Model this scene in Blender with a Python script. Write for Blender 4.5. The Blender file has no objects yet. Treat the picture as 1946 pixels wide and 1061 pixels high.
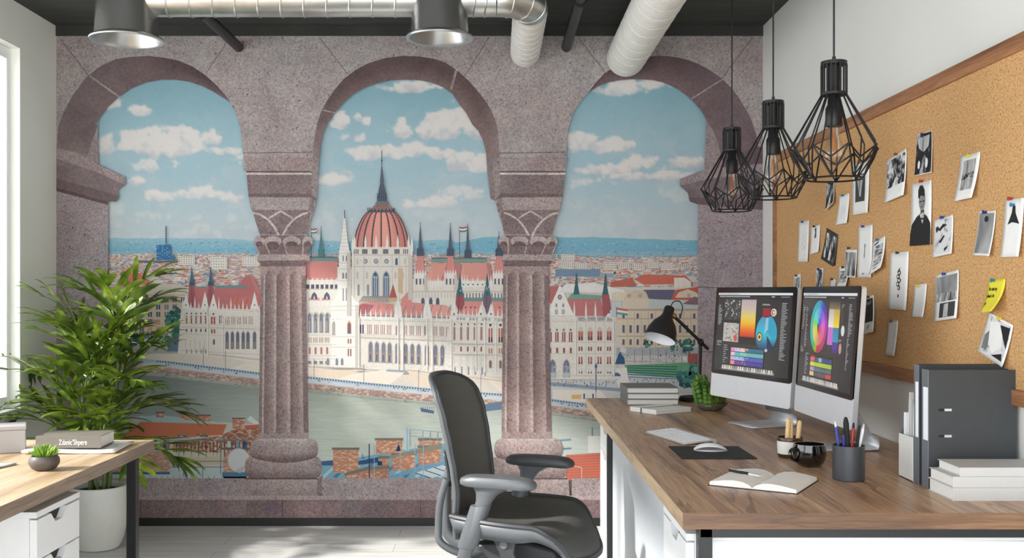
import bpy, bmesh, math, random
from math import sin, cos, pi, sqrt, atan2, radians as R
from mathutils import Vector, Matrix, noise as mnoise
random.seed(11)
SC = bpy.context.scene
COL = SC.collection
# ---------------------------------------------------------------- camera model (1946 x 1061 photo)
F = 1946.0; VX = 943.0; VY = 555.0; EYE = 1.30
def P(px, py, d):                      # photo pixel at distance d -> world point
    return ((px-VX)*d/F, d, EYE-(py-VY)*d/F)
WALL_Y = 5.70; LX = -2.44; RX = 1.479; CEIL = 2.775
def lin(c):
    out = []
    for v in c[:3]:
        v = v/255.0
        out.append(v/12.92 if v <= .04045 else ((v+.055)/1.055)**2.4)
    return tuple(out)
# ---------------------------------------------------------------- materials
def newmat(name):
    m = bpy.data.materials.new(name); m.use_nodes = True
    nt = m.node_tree; nt.nodes.clear()
    out = nt.nodes.new('ShaderNodeOutputMaterial')
    b = nt.nodes.new('ShaderNodeBsdfPrincipled')
    nt.links.new(b.outputs[0], out.inputs[0])
    return m, nt, b, out
def mth(nt, op, a, b=None, clamp=False):
    n = nt.nodes.new('ShaderNodeMath'); n.operation = op; n.use_clamp = clamp
    for i, v in enumerate((a, b)):
        if v is None: continue
        if isinstance(v, (int, float)): n.inputs[i].default_value = v
        else: nt.links.new(v, n.inputs[i])
    return n.outputs[0]
def mixc(nt, fac, a, b, mode='MIX'):
    n = nt.nodes.new('ShaderNodeMix'); n.data_type = 'RGBA'; n.blend_type = mode
    for idx, v in ((0, fac), (6, a), (7, b)):
        if isinstance(v, (int, float)): n.inputs[idx].default_value = v
        elif isinstance(v, tuple): n.inputs[idx].default_value = (v[0], v[1], v[2], 1)
        else: nt.links.new(v, n.inputs[idx])
    return n.outputs[2]
def coords(nt, scale=(1,1,1), kind='Object', rot=(0,0,0)):
    tc = nt.nodes.new('ShaderNodeTexCoord'); mp = nt.nodes.new('ShaderNodeMapping')
    mp.inputs['Scale'].default_value = scale; mp.inputs['Rotation'].default_value = rot
    nt.links.new(tc.outputs[kind], mp.inputs['Vector']); return mp.outputs[0]
def noi(nt, vec, scale, detail=4, rough=.55, dist=0):
    n = nt.nodes.new('ShaderNodeTexNoise'); n.inputs['Scale'].default_value = scale
    n.inputs['Detail'].default_value = detail; n.inputs['Roughness'].default_value = rough
    n.inputs['Distortion'].default_value = dist
    if vec is not None: nt.links.new(vec, n.inputs['Vector'])
    return n.outputs['Fac']
def ramp(nt, fac, stops, interp='LINEAR'):
    n = nt.nodes.new('ShaderNodeValToRGB'); n.color_ramp.interpolation = interp
    el = n.color_ramp.elements
    while len(el) < len(stops): el.new(.5)
    for e, (p, c) in zip(el, stops):
        e.position = p; e.color = (c[0], c[1], c[2], 1)
    nt.links.new(fac, n.inputs[0]); return n.outputs[0]
def bump(nt, b, h, strength=.2, dist=.01):
    n = nt.nodes.new('ShaderNodeBump'); n.inputs['Strength'].default_value = strength
    n.inputs['Distance'].default_value = dist
    nt.links.new(h, n.inputs['Height']); nt.links.new(n.outputs[0], b.inputs['Normal'])
def plain(name, c, rough=.5, metal=0, var=.06, vscale=30, spec=.5, bmp=0, coat=0):
    m, nt, b, o = newmat(name)
    f = noi(nt, coords(nt), vscale, 3)
    l = lin(c)
    colr = ramp(nt, f, [(.3, tuple(x*(1-var) for x in l)), (.7, tuple(min(1, x*(1+var)) for x in l))])
    nt.links.new(colr, b.inputs['Base Color'])
    b.inputs['Roughness'].default_value = rough; b.inputs['Metallic'].default_value = metal
    b.inputs['Specular IOR Level'].default_value = spec
    if coat: b.inputs['Coat Weight'].default_value = coat; b.inputs['Coat Roughness'].default_value = .08
    if bmp: bump(nt, b, f, bmp, .004)
    return m
def wood(name, dark, mid, light, rough=.4, axis='Y', sc=1.0, vein=1.0):
    m, nt, b, o = newmat(name)
    k = {'Y': (10*sc, .5*sc, 10*sc), 'X': (.7*sc, 9*sc, 14*sc)}[axis]
    v = coords(nt, k)
    n1 = noi(nt, v, 1.6, 7, .62, .45)
    n2 = noi(nt, coords(nt, tuple(x*5 for x in k)), 3.0, 3, .6)
    c = ramp(nt, n1, [(.30, lin(dark)), (.45, lin(mid)), (.60, lin(light)), (.75, lin(mid))])
    fine = ramp(nt, n2, [(.3, (.72, .72, .72)), (.65, (1.08, 1.08, 1.08))])
    c = mixc(nt, 1.0, c, fine, 'MULTIPLY')
    n3 = noi(nt, coords(nt, tuple(x*.8 for x in k)), 1.1, 5, .5, 1.0)
    r = mth(nt, 'ABSOLUTE', mth(nt, 'SUBTRACT', n3, .5))
    veins = mth(nt, 'MULTIPLY', mth(nt, 'LESS_THAN', r, .008), .5*vein)
    c = mixc(nt, veins, c, tuple(x*.55 for x in lin(dark)))
    nt.links.new(c, b.inputs['Base Color'])
    b.inputs['Roughness'].default_value = rough
    bump(nt, b, n2, .08, .002)
    return m
M = {}
M['wall'] = plain('white_wall_paint', (222,221,216), .75, var=.015, vscale=3)
M['wall_l'] = plain('grey_white_wall_paint', (240,240,232), .75, var=.015, vscale=3)
M['trim_black'] = plain('black_skirting_paint', (24,25,23), .45)
M['white_lacquer'] = plain('white_lacquer', (232,233,234), .38, var=.015)
M['white_frame'] = plain('white_window_paint', (240,241,242), .4, var=.01)
M['black_metal'] = plain('black_powder_coat', (22,23,25), .42, var=.1)
M['matte_black'] = plain('matte_black', (24,24,25), .6)
M['pendant'] = plain('pendant_black_steel', (14,14,15), .45)
M['grey_plastic'] = plain('grey_chair_plastic', (92,95,98), .42, var=.04)
M['dark_plastic'] = plain('dark_chair_plastic', (52,54,56), .45, var=.06)
M['arm_far'] = plain('shaded_armrest_pad', (62,64,66), .5)  # same pad as the near one, shade put into its colour
M['arm_near'] = plain('lit_armrest_pad', (90,93,96), .42)  # same pad again, paler because the light on it is painted in
M['charcoal'] = plain('charcoal_card', (58,61,63), .6, var=.05)
M['slate'] = plain('slate_card', (104,108,114), .55, var=.04)
M['paper'] = plain('white_paper', (238,237,233), .8, var=.02)
M['page'] = plain('page_edges', (222,220,214), .8, var=.06, vscale=160)
M['label'] = plain('label_paper', (235,238,242), .7, var=.02)
M['panel_grey'] = plain('pale_blue_grey_panel', (188,193,198), .5, var=.02)
M['box_grey'] = plain('pale_grey_card', (172,168,166), .6, var=.02)
M['book_white'] = plain('white_book_cloth', (200,200,198), .55, var=.02)
M['book_grey'] = plain('grey_book_cloth', (120,122,124), .6, var=.04)
M['book_taupe'] = plain('taupe_book_cloth', (112,106,96), .6, var=.05)
M['aluminium'] = plain('brushed_aluminium', (206,208,211), .38, .45, var=.03)
M['chin'] = plain('monitor_chin_silver', (222,224,228), .35, .25, var=.015)
M['glass_black'] = plain('black_screen_glass', (10,10,11), .12)
M['ceramic_white'] = plain('white_pot_ceramic', (226,226,221), .45, var=.02)
M['ceramic_dark'] = plain('dark_stoneware', (84,76,72), .5, var=.15)
M['bowl'] = plain('grey_green_stoneware', (104,100,88), .5, var=.15)
M['soil'] = plain('potting_soil', (38,29,23), .95, var=.4, vscale=90, bmp=.6)
M['cane'] = plain('palm_cane', (86,104,58), .6, var=.2)
M['key'] = plain('white_keys', (240,240,241), .45, var=.01)
M['mug_black'] = plain('gloss_black_glaze', (14,13,13), .07, coat=1)
M['glaze_brown'] = plain('brown_glaze', (70,44,30), .25, var=.3)
M['holder'] = plain('anthracite_cup', (66,69,73), .38, .25)
M['pencil_wood'] = plain('bare_wood', (222,190,140), .6, var=.1)
M['brass'] = plain('aged_brass', (150,120,70), .35, .9)
M['red'] = plain('red_plastic', (178,40,40), .35)
M['blue'] = plain('blue_plastic', (40,70,160), .35)
M['teal'] = plain('teal_plastic', (30,120,170), .35)
M['yellow'] = plain('yellow_plastic', (214,200,40), .35)
M['green'] = plain('green_plastic', (30,70,60), .35)
M['navy'] = plain('navy_plastic', (40,36,120), .35)
M['white_pl'] = plain('white_plastic', (235,236,238), .3, var=.01)
M['ink'] = plain('black_ink', (22,22,22), .7)
M['grey_ink'] = plain('grey_ink', (120,120,120), .7, var=.3, vscale=200)
M['sticky'] = plain('yellow_sticky_paper', (236,222,62), .75, var=.03)
M['reflector'] = plain('spun_steel_reflector', (176,177,175), .3, .85, var=.02)
M['desk_top'] = wood('walnut_desk_laminate', (92,66,47), (170,132,101), (206,170,134), .34, 'Y', vein=.9)
M['desk_edge'] = wood('walnut_desk_edge', (70,47,32), (112,81,57), (142,106,77), .45, 'X', vein=.8)
M['desk_side'] = wood('oak_side_edge', (150,122,94), (186,158,126), (204,178,146), .5, 'Y', vein=.3)
M['left_top'] = wood('sunlit_desk_laminate', (160,132,100), (198,170,134), (216,190,156), .42, 'Y', vein=.5)  # desk wood lightened: the sun on the top is put into its colour
M['left_edge'] = wood('shaded_grey_desk_edge', (104,86,74), (140,120,104), (162,142,124), .5, 'Y', vein=.3)  # same greyish wood, darkened to carry the shade on the edge
M['cork_wood'] = wood('cork_frame_oak', (112,72,46), (158,108,72), (180,128,88), .5, 'Y', 1.5, .5)
def glassy(name, tint=(1,1,1), gl=.08):
    m, nt, b, o = newmat(name)
    nt.nodes.remove(b)
    t = nt.nodes.new('ShaderNodeBsdfTransparent'); t.inputs[0].default_value = (*tint, 1)
    g = nt.nodes.new('ShaderNodeBsdfGlossy'); g.inputs['Roughness'].default_value = .02
    fr = nt.nodes.new('ShaderNodeLayerWeight'); fr.inputs[0].default_value = .35
    mx = nt.nodes.new('ShaderNodeMixShader')
    nt.links.new(mth(nt, 'ADD', mth(nt, 'MULTIPLY', fr.outputs['Facing'], .55), gl, True), mx.inputs[0])
    nt.links.new(t.outputs[0], mx.inputs[1]); nt.links.new(g.outputs[0], mx.inputs[2])
    nt.links.new(mx.outputs[0], o.inputs[0]); return m
M['glass'] = glassy('window_glass', gl=.02)
M['bulb_glass'] = glassy('clear_bulb_glass', (.97,.95,.92), .06)
def emis(name, c, s):
    m, nt, b, o = newmat(name)
    b.inputs['Base Color'].default_value = (0.02,0.02,0.02,1)
    b.inputs['Emission Color'].default_value = (*lin(c), 1); b.inputs['Emission Strength'].default_value = s
    return m
M['filament'] = plain('bulb_filament', (190,120,60), .4, .3)
# ceiling concrete
m, nt, b, o = newmat('dark_ceiling_concrete'); M['ceiling'] = m
n1 = noi(nt, coords(nt, (1,6,1)), 3, 6, .6)
nt.links.new(ramp(nt, n1, [(.3, lin((44,45,42))), (.7, lin((60,61,57)))]), b.inputs['Base Color']); b.inputs['Roughness'].default_value = .85
bump(nt, b, n1, .3, .01)
# floor
m, nt, b, o = newmat('whitewashed_floor_boards'); M['floor'] = m
v = coords(nt, (.9, 22, 1)); n1 = noi(nt, v, 2.2, 6, .65)
bk = nt.nodes.new('ShaderNodeTexBrick'); bk.offset = .37
nt.links.new(coords(nt, (1,1,1)), bk.inputs['Vector'])
bk.inputs['Scale'].default_value = 1; bk.inputs['Brick Width'].default_value = 1.4; bk.inputs['Row Height'].default_value = .16
bk.inputs['Mortar Size'].default_value = .0015; bk.inputs['Mortar'].default_value = (.42,.41,.4,1)
bk.inputs['Color1'].default_value = (.93,.93,.93,1); bk.inputs['Color2'].default_value = (1,1,1,1)
c = ramp(nt, n1, [(.25, lin((186,186,183))), (.5, lin((216,216,213))), (.75, lin((234,234,231)))])
nt.links.new(mixc(nt, 1, c, bk.outputs[0], 'MULTIPLY'), b.inputs['Base Color']); b.inputs['Roughness'].default_value = .45
bump(nt, b, n1, .06, .003)
# cork
m, nt, b, o = newmat('cork'); M['cork'] = m
v = coords(nt)
vo = nt.nodes.new('ShaderNodeTexVoronoi'); vo.inputs['Scale'].default_value = 150; nt.links.new(v, vo.inputs['Vector'])
f1 = noi(nt, v, 150, 4, .7); f2 = noi(nt, v, 330, 2, .6)
c = ramp(nt, f1, [(.34, lin((140,98,60))), (.44, lin((200,156,104))), (.58, lin((214,172,120))), (.75, lin((230,194,146)))])
c = mixc(nt, mth(nt, 'MULTIPLY', mth(nt, 'GREATER_THAN', f2, .63), .45), c, lin((112,76,46)))
c = mixc(nt, .12, c, mixc(nt, 1, vo.outputs['Color'], lin((255,205,150)), 'MULTIPLY'), 'SOFT_LIGHT')
nt.links.new(c, b.inputs['Base Color']); b.inputs['Roughness'].default_value = .9
bump(nt, b, f1, .35, .004)
# mesh fabric of the chair
m, nt, b, o = newmat('chair_mesh_fabric'); M['mesh'] = m
w = nt.nodes.new('ShaderNodeTexWave'); w.inputs['Scale'].default_value = 55; w.bands_direction = 'Z'
nt.links.new(coords(nt), w.inputs['Vector'])
w2 = nt.nodes.new('ShaderNodeTexWave'); w2.inputs['Scale'].default_value = 60; w2.bands_direction = 'Y'
nt.links.new(coords(nt), w2.inputs['Vector'])
mm = mth(nt, 'MULTIPLY', w.outputs['Fac'], w2.outputs['Fac'])
nt.links.new(ramp(nt, mm, [(.1, lin((72,71,67))), (.6, lin((104,102,96)))]), b.inputs['Base Color']); b.inputs['Roughness'].default_value = .8
bump(nt, b, mm, .3, .002)
m, nt, b, o = newmat('chair_seat_fabric'); M['mesh_seat'] = m
w = nt.nodes.new('ShaderNodeTexWave'); w.inputs['Scale'].default_value = 70; w.bands_direction = 'X'
nt.links.new(coords(nt), w.inputs['Vector'])
nt.links.new(ramp(nt, w.outputs['Fac'], [(.1, lin((70,69,65))), (.8, lin((86,85,80)))]), b.inputs['Base Color']); b.inputs['Roughness'].default_value = .8
# galvanised duct
m, nt, b, o = newmat('galvanised_duct_steel'); M['duct'] = m
n1 = noi(nt, coords(nt, (2,2,2)), 4, 4)
nt.links.new(ramp(nt, n1, [(.3, lin((186,186,182))), (.7, lin((214,214,210)))]), b.inputs['Base Color'])
b.inputs['Metallic'].default_value = .9; b.inputs['Roughness'].default_value = .3
M['duct_white'] = plain('white_wrapped_duct', (226,224,217), .6, var=.05, vscale=25, bmp=.4)
M['can_steel'] = plain('brushed_can_steel', (160,160,157), .24, .85, var=.06, vscale=8)
# leaves
def leafmat(name, a, bcol, cc, rough=.38):
    m, nt, b, o = newmat(name)
    f = noi(nt, coords(nt, (1,1,1)), 9, 3)
    nt.links.new(ramp(nt, f, [(.3, lin(a)), (.5, lin(bcol)), (.7, lin(cc))]), b.inputs['Base Color'])
    b.inputs['Roughness'].default_value = rough
    tr = nt.nodes.new('ShaderNodeBsdfTranslucent')
    nt.links.new(ramp(nt, f, [(.3, lin(bcol)), (.7, lin(cc))]), tr.inputs[0])
    mx = nt.nodes.new('ShaderNodeMixShader'); mx.inputs[0].default_value = .14
    nt.links.new(b.outputs[0], mx.inputs[1]); nt.links.new(tr.outputs[0], mx.inputs[2]); nt.links.new(mx.outputs[0], o.inputs[0])
    return m
M['leaf'] = leafmat('palm_leaf', (36,54,12), (74,98,24), (146,168,58))
M['succulent'] = leafmat('succulent_leaf', (88,128,36), (132,170,60), (176,204,96), .5)
M['cactus'] = leafmat('trailing_cactus', (66,104,34), (100,140,52), (138,170,82), .55)
# coloured-vertex materials for printed surfaces
def printed(name, tex=None, rough=.8):
    m, nt, b, o = newmat(name)
    a = nt.nodes.new('ShaderNodeVertexColor'); a.layer_name = 'Col'
    c = a.outputs[0]
    if tex: c = tex(nt, c)
    nt.links.new(c, b.inputs['Base Color']); b.inputs['Roughness'].default_value = rough
    b.inputs['Specular IOR Level'].default_value = .2
    return m
def t_plain(nt, c):
    f = noi(nt, coords(nt), 90, 2)
    return mixc(nt, 1, c, ramp(nt, f, [(.3, (.98,.98,.98)), (.7, (1.02,1.02,1.02))]), 'MULTIPLY')
def t_stone(nt, c):
    v = coords(nt)
    f = noi(nt, v, 105, 6, .72); g = noi(nt, v, 6, 4, .6); h = noi(nt, v, 62, 2, .5); k = noi(nt, v, 8, 2)
    w = noi(nt, v, 3.1, 3, .6)
    c = mixc(nt, 1, c, ramp(nt, f, [(.32, (.66,.68,.67)), (.5, (1.22,1.26,1.25)), (.68, (1.72,1.75,1.72))]), 'MULTIPLY')
    c = mixc(nt, 1, c, ramp(nt, g, [(.3, (.84,.82,.84)), (.7, (1.12,1.1,1.08))]), 'MULTIPLY')
    c = mixc(nt, 1, c, ramp(nt, w, [(.35, (1.0,.93,.93)), (.65, (1.0,1.02,1.03))]), 'MULTIPLY')
    pit = mth(nt, 'MULTIPLY', mth(nt, 'GREATER_THAN', h, .685), mth(nt, 'GREATER_THAN', k, .47))
    return mixc(nt, mth(nt, 'MULTIPLY', pit, .72), c, lin((62,48,50)))
def t_soffit(nt, c):
    v = coords(nt)
    f = noi(nt, v, 60, 4, .6); g = noi(nt, v, 5, 5, .65, .6)
    c = mixc(nt, 1, c, ramp(nt, f, [(.3, (1.0,1.02,1.0)), (.7, (1.4,1.42,1.4))]), 'MULTIPLY')
    return mixc(nt, 1, c, ramp(nt, g, [(.3, (.78,.77,.78)), (.7, (1.2,1.17,1.16))]), 'MULTIPLY')
def t_water(nt, c):
    f = noi(nt, coords(nt, (5,1,60)), 2.2, 4, .6)
    return mixc(nt, 1, c, ramp(nt, f, [(.3, (.90,.91,.92)), (.7, (1.07,1.07,1.05))]), 'MULTIPLY')
def t_brick(nt, c):
    v = coords(nt, (1,1,2.2)); f = noi(nt, v, 55, 4, .7); g = noi(nt, v, 110, 2, .6)
    c = mixc(nt, ramp(nt, f, [(.48, (0,0,0)), (.62, (.8,.8,.8))]), c, lin((226,200,172)))
    return mixc(nt, ramp(nt, g, [(.52, (0,0,0)), (.66, (.75,.75,.75))]), c, lin((110,60,44)))
def t_city(nt, c):
    v = coords(nt); f = noi(nt, v, 210, 4, .7)
    return mixc(nt, 1, c, ramp(nt, f, [(.32, (.84,.85,.87)), (.5, (1.05,1.05,1.05)), (.7, (1.18,1.17,1.16))]), 'MULTIPLY')
MUR = [printed('mural_print', t_plain), printed('mural_stone_print', t_stone), printed('mural_soffit_print', t_soffit),
       printed('mural_water_print', t_water), printed('mural_brick_print', t_brick), printed('mural_city_print', t_city)]
PLAIN, STONE, SOFFIT, WATER, BRICK, CITY = range(6)
def t_screen(name):
    m, nt, b, o = newmat(name)
    a = nt.nodes.new('ShaderNodeVertexColor'); a.layer_name = 'Col'
    b.inputs['Base Color'].default_value = (.01,.01,.01,1); b.inputs['Roughness'].default_value = .15
    nt.links.new(a.outputs[0], b.inputs['Emission Color']); b.inputs['Emission Strength'].default_value = .26
    return m
M['screen'] = t_screen('lit_screen_pixels')
def photo_mat(name, scale, lo, hi, stretch=(1,1,1), dark=20, light=225, det=5):
    m, nt, b, o = newmat(name)
    f = noi(nt, coords(nt, stretch), scale, det, .65, .4)
    nt.links.new(ramp(nt, f, [(lo, lin((dark,)*3)), (hi, lin((light,)*3))]), b.inputs['Base Color'])
    b.inputs['Roughness'].default_value = .6
    return m
M['pr_crowd'] = photo_mat('print_crowd', 26, .45, .60)
M['pr_dark'] = photo_mat('print_dark_scene', 24, .55, .72, (1,1,.5))
M['pr_curtain'] = photo_mat('print_curtain', 30, .34, .62, (1,1,.12), 50, 220)
M['pr_sketch'] = photo_mat('print_sketch', 22, .34, .46, (1,1,1), 60, 222)
M['pr_grey'] = photo_mat('print_soft_grey', 9, .3, .75, (1,1,.5), 92, 190, 2)
M['pr_lines'] = photo_mat('print_text_lines', 60, .42, .56, (1,.35,2.2), 30, 214)
M['pr_rain'] = photo_mat('print_streaks', 46, .40, .60, (1,1,.16), 30, 220)
M['pr_figure'] = photo_mat('print_figures', 20, .48, .58, (1,1.6,.45), 18, 225)
M['pr_scribble'] = photo_mat('print_scribble', 40, .34, .46, (1,2.4,.5), 90, 236)
# ---------------------------------------------------------------- mesh builder
class MB:
    def __init__(s): s.v = []; s.f = []; s.m = []; s.c = None
    def add(s, vs, fs, mi=0, tf=None):
        n = len(s.v)
        if tf is not None: vs = [tuple(tf @ Vector(p)) for p in vs]
        s.v += [tuple(p) for p in vs]; s.f += [tuple(i+n for i in f) for f in fs]; s.m += [mi]*len(fs)
    def box(s, a, b, mi=0, tf=None):
        x0, y0, z0 = a; x1, y1, z1 = b
        vs = [(x0,y0,z0),(x1,y0,z0),(x1,y1,z0),(x0,y1,z0),(x0,y0,z1),(x1,y0,z1),(x1,y1,z1),(x0,y1,z1)]
        s.add(vs, [(0,3,2,1),(4,5,6,7),(0,1,5,4),(1,2,6,5),(2,3,7,6),(3,0,4,7)], mi, tf)
    def lathe(s, prof, seg=32, c=(0,0,0), mi=0, tf=None, cap0=True, cap1=True):
        vs = []; fs = []; n = len(prof)
        for r, z in prof:
            for k in range(seg):
                a = 2*pi*k/seg; vs.append((c[0]+r*cos(a), c[1]+r*sin(a), c[2]+z))
        for i in range(n-1):
            for k in range(seg):
                k2 = (k+1) % seg
                fs.append((i*seg+k, i*seg+k2, (i+1)*seg+k2, (i+1)*seg+k))
        if cap0: fs.append(tuple(reversed(range(seg))))
        if cap1: fs.append(tuple((n-1)*seg+k for k in range(seg)))
        s.add(vs, fs, mi, tf)
    def tube(s, pts, r, seg=8, mi=0, closed=False, caps=True, tf=None):
        pts = [Vector(p) for p in pts]; n = len(pts)
        rs = r if isinstance(r, (list, tuple)) else [r]*n
        vs = []; fs = []; prev = None
        for i, p in enumerate(pts):
            if closed: t = pts[(i+1) % n]-pts[i-1]
            elif i == 0: t = pts[1]-pts[0]
            elif i == n-1: t = pts[-1]-pts[-2]
            else: t = (pts[i+1]-p).normalized()+(p-pts[i-1]).normalized()
            t.normalize()
            if prev is None:
                u = t.cross(Vector((0,0,1)))
                if u.length < .05: u = t.cross(Vector((0,1,0)))
            else:
                u = prev - t*prev.dot(t)
            u.normalize(); w = t.cross(u); prev = u
            for k in range(seg):
                a = 2*pi*k/seg; vs.append(p+(u*cos(a)+w*sin(a))*rs[i])
        m = n if closed else n-1
        for i in range(m):
            j = (i+1) % n
            for k in range(seg):
                k2 = (k+1) % seg; fs.append((i*seg+k, i*seg+k2, j*seg+k2, j*seg+k))
        if caps and not closed:
            fs.append(tuple(reversed(range(seg)))); fs.append(tuple((n-1)*seg+k for k in range(seg)))
        s.add(vs, fs, mi, tf)
    def prism(s, poly, h0, h1, axis='Z', mi=0, tf=None):
        n = len(poly); vs = []
        for h in (h0, h1):
            for a, b in poly:
                vs.append({'Z': (a,b,h), 'Y': (a,h,b), 'X': (h,a,b)}[axis])
        fs = [tuple(range(n-1,-1,-1)), tuple(range(n, 2*n))] + [(i, (i+1) % n, n+(i+1) % n, n+i) for i in range(n)]
        s.add(vs, fs, mi, tf)
    def grid(s, fn, nu, nv, mi=0, closed_u=False):
        vs = [fn(i/nu, j/nv) for j in range(nv+1) for i in range(nu+1)]
        fs = [(j*(nu+1)+i, j*(nu+1)+i+1, (j+1)*(nu+1)+i+1, (j+1)*(nu+1)+i) for j in range(nv) for i in range(nu)]
        s.add(vs, fs, mi)
    def ball(s, c, r, seg=16, rings=10, mi=0, tf=None):
        if not isinstance(r, (tuple, list)): r = (r, r, r)
        vs = []; fs = []
        for j in range(rings+1):
            t = pi*j/rings
            for k in range(seg):
                a = 2*pi*k/seg; vs.append((c[0]+r[0]*sin(t)*cos(a), c[1]+r[1]*sin(t)*sin(a), c[2]+r[2]*cos(t)))
        for j in range(rings):
            for k in range(seg):
                k2 = (k+1) % seg; fs.append((j*seg+k, (j+1)*seg+k, (j+1)*seg+k2, j*seg+k2))
        s.add(vs, fs, mi, tf)
    def build(s, name, mat, parent=None, smooth=True, bevel=0, thick=0, sub=0, loc=None, seg=2):
        me = bpy.data.meshes.new(name); me.from_pydata(s.v, [], s.f)
        mats = mat if isinstance(mat, (list, tuple)) else [mat]
        for x in mats: me.materials.append(x)
        for p, i in zip(me.polygons, s.m): p.material_index = i
        bm = bmesh.new(); bm.from_mesh(me)
        bmesh.ops.remove_doubles(bm, verts=bm.verts, dist=1e-7)
        if not s.c: bmesh.ops.recalc_face_normals(bm, faces=bm.faces)
        bm.to_mesh(me); bm.free()
        if smooth:
            for p in me.polygons: p.use_smooth = True
            me.set_sharp_from_angle(angle=R(38))
        o = bpy.data.objects.new(name, me); COL.objects.link(o)
        if parent is not None: o.parent = parent
        if loc is not None: o.location = loc
        if thick:
            md = o.modifiers.new('thick', 'SOLIDIFY'); md.thickness = thick; md.offset = 0
        if sub:
            md = o.modifiers.new('sub', 'SUBSURF'); md.levels = sub; md.render_levels = sub
        if bevel:
            md = o.modifiers.new('bevel', 'BEVEL'); md.width = bevel; md.segments = seg; md.limit_method = 'ANGLE'; md.angle_limit = R(40)
        return o
def tag(o, label, cat, group=None, kind=None):
    o['label'] = label; o['category'] = cat
    if group: o['group'] = group
    if kind: o['kind'] = kind
    return o
def thing(name, label, cat, loc=(0,0,0), rz=0, group=None):
    o = bpy.data.objects.new(name, None); COL.objects.link(o); o.location = loc; o.rotation_euler = (0,0,rz)
    o.empty_display_size = .05
    return tag(o, label, cat, group)
def struct(o, label=None, cat=None):
    o['kind'] = 'structure'
    if label: o['label'] = label
    if cat: o['category'] = cat
    return o
def copy_tree(o, parent=None):
    c = o.copy(); COL.objects.link(c)
    if parent is not None: c.parent = parent
    for ch in [x for x in bpy.data.objects if x.parent == o]: copy_tree(ch, c)
    return c
# coloured polygons (prints, screens): one mesh with a colour per corner
class CP:
    def __init__(s, place, step): s.v = []; s.f = []; s.c = []; s.m = []; s.place = place; s.step = step; s.L = 0; s.k = 0; s.gain = 1.0; s.desat = 0.0
    def up(s, n=1): s.L += n; s.k = 0
    def poly(s, pts, col, mi=0, dl=0):
        n = len(s.v); k = len(pts); s.k = (s.k+1) % 29; h = (s.L+dl)*s.step+s.k*s.step*.033
        s.v += [s.place(p[0], p[1], h) for p in pts]
        s.f.append(tuple(range(n, n+k))); s.m.append(mi)
        s.c += [s.tone(c) for c in col] if isinstance(col, list) else [s.tone(col)]*k
    def tone(s, c):
        r = lin(c)
        if s.gain == 1.0 and s.desat == 0: return r
        l = .3*r[0]+.59*r[1]+.11*r[2]
        return tuple(max(0,(x+(l-x)*s.desat)*s.gain) for x in r)
    def rect(s, x0, y0, x1, y1, col, mi=0, dl=0):
        if isinstance(col, list) and len(col) == 2: col = [col[0], col[0], col[1], col[1]]
        s.poly([(x0,y0),(x1,y0),(x1,y1),(x0,y1)], col, mi, dl)
    def ell(s, cx, cy, rx, ry, col, mi=0, dl=0, n=20):
        s.poly([(cx+rx*cos(2*pi*k/n), cy+ry*sin(2*pi*k/n)) for k in range(n)], col, mi, dl)
    def line(s, pts, w, col, mi=0, dl=0):
        for (x0,y0),(x1,y1) in zip(pts, pts[1:]):
            l = sqrt((x1-x0)**2+(y1-y0)**2) or 1; nx = -(y1-y0)/l*w/2; ny = (x1-x0)/l*w/2
            s.poly([(x0+nx,y0+ny),(x1+nx,y1+ny),(x1-nx,y1-ny),(x0-nx,y0-ny)], col, mi, dl)
    def band(s, A, B, ca, cb=None, mi=0, dl=0):      # quad strip between two polylines
        n = len(A)
        for i in range(n-1):
            s.poly([A[i], A[i+1], B[i+1], B[i]], [ca, ca, cb or ca, cb or ca], mi, dl)
    def build(s, name, mats, parent=None):
        me = bpy.data.meshes.new(name); me.from_pydata(s.v, [], s.f)
        for x in mats: me.materials.append(x)
        me.polygons.foreach_set('material_index', s.m)
        at = me.color_attributes.new('Col', 'FLOAT_COLOR', 'CORNER')
        flat = []
        for c in s.c: flat += [c[0], c[1], c[2], 1.0]
        at.data.foreach_set('color', flat); me.update()
        o = bpy.data.objects.new(name, me); COL.objects.link(o)
        if parent is not None: o.parent = parent
        return o
# ================================================================ photo mural printed on the back wall
MS = F/WALL_Y
def mplace(px, py, h): return ((px-VX)/MS, WALL_Y-.003-h, EYE-(py-VY)/MS)
U = CP(mplace, 4e-5); U.gain = .74; U.desat = .1
rnd = random.Random(5)
def fbm(x, y, s, o=4):
    return mnoise.fractal(Vector((x*s, y*s, 3.7)), 1.0, 2.0, o)
def lerp(a, b, t): return tuple(a[i]+(b[i]-a[i])*t for i in range(len(a)))
def smooth(t): t = max(0, min(1, t)); return t*t*(3-2*t)
def jit(c, a, r=rnd):
    k = r.uniform(-a, a); return tuple(max(0, min(255, x+k+r.uniform(-a,a)*.3)) for x in c)
# ---- stone ground under everything
U.rect(110, 70, 1448, 983, (166,152,151), STONE)
U.up()
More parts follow.
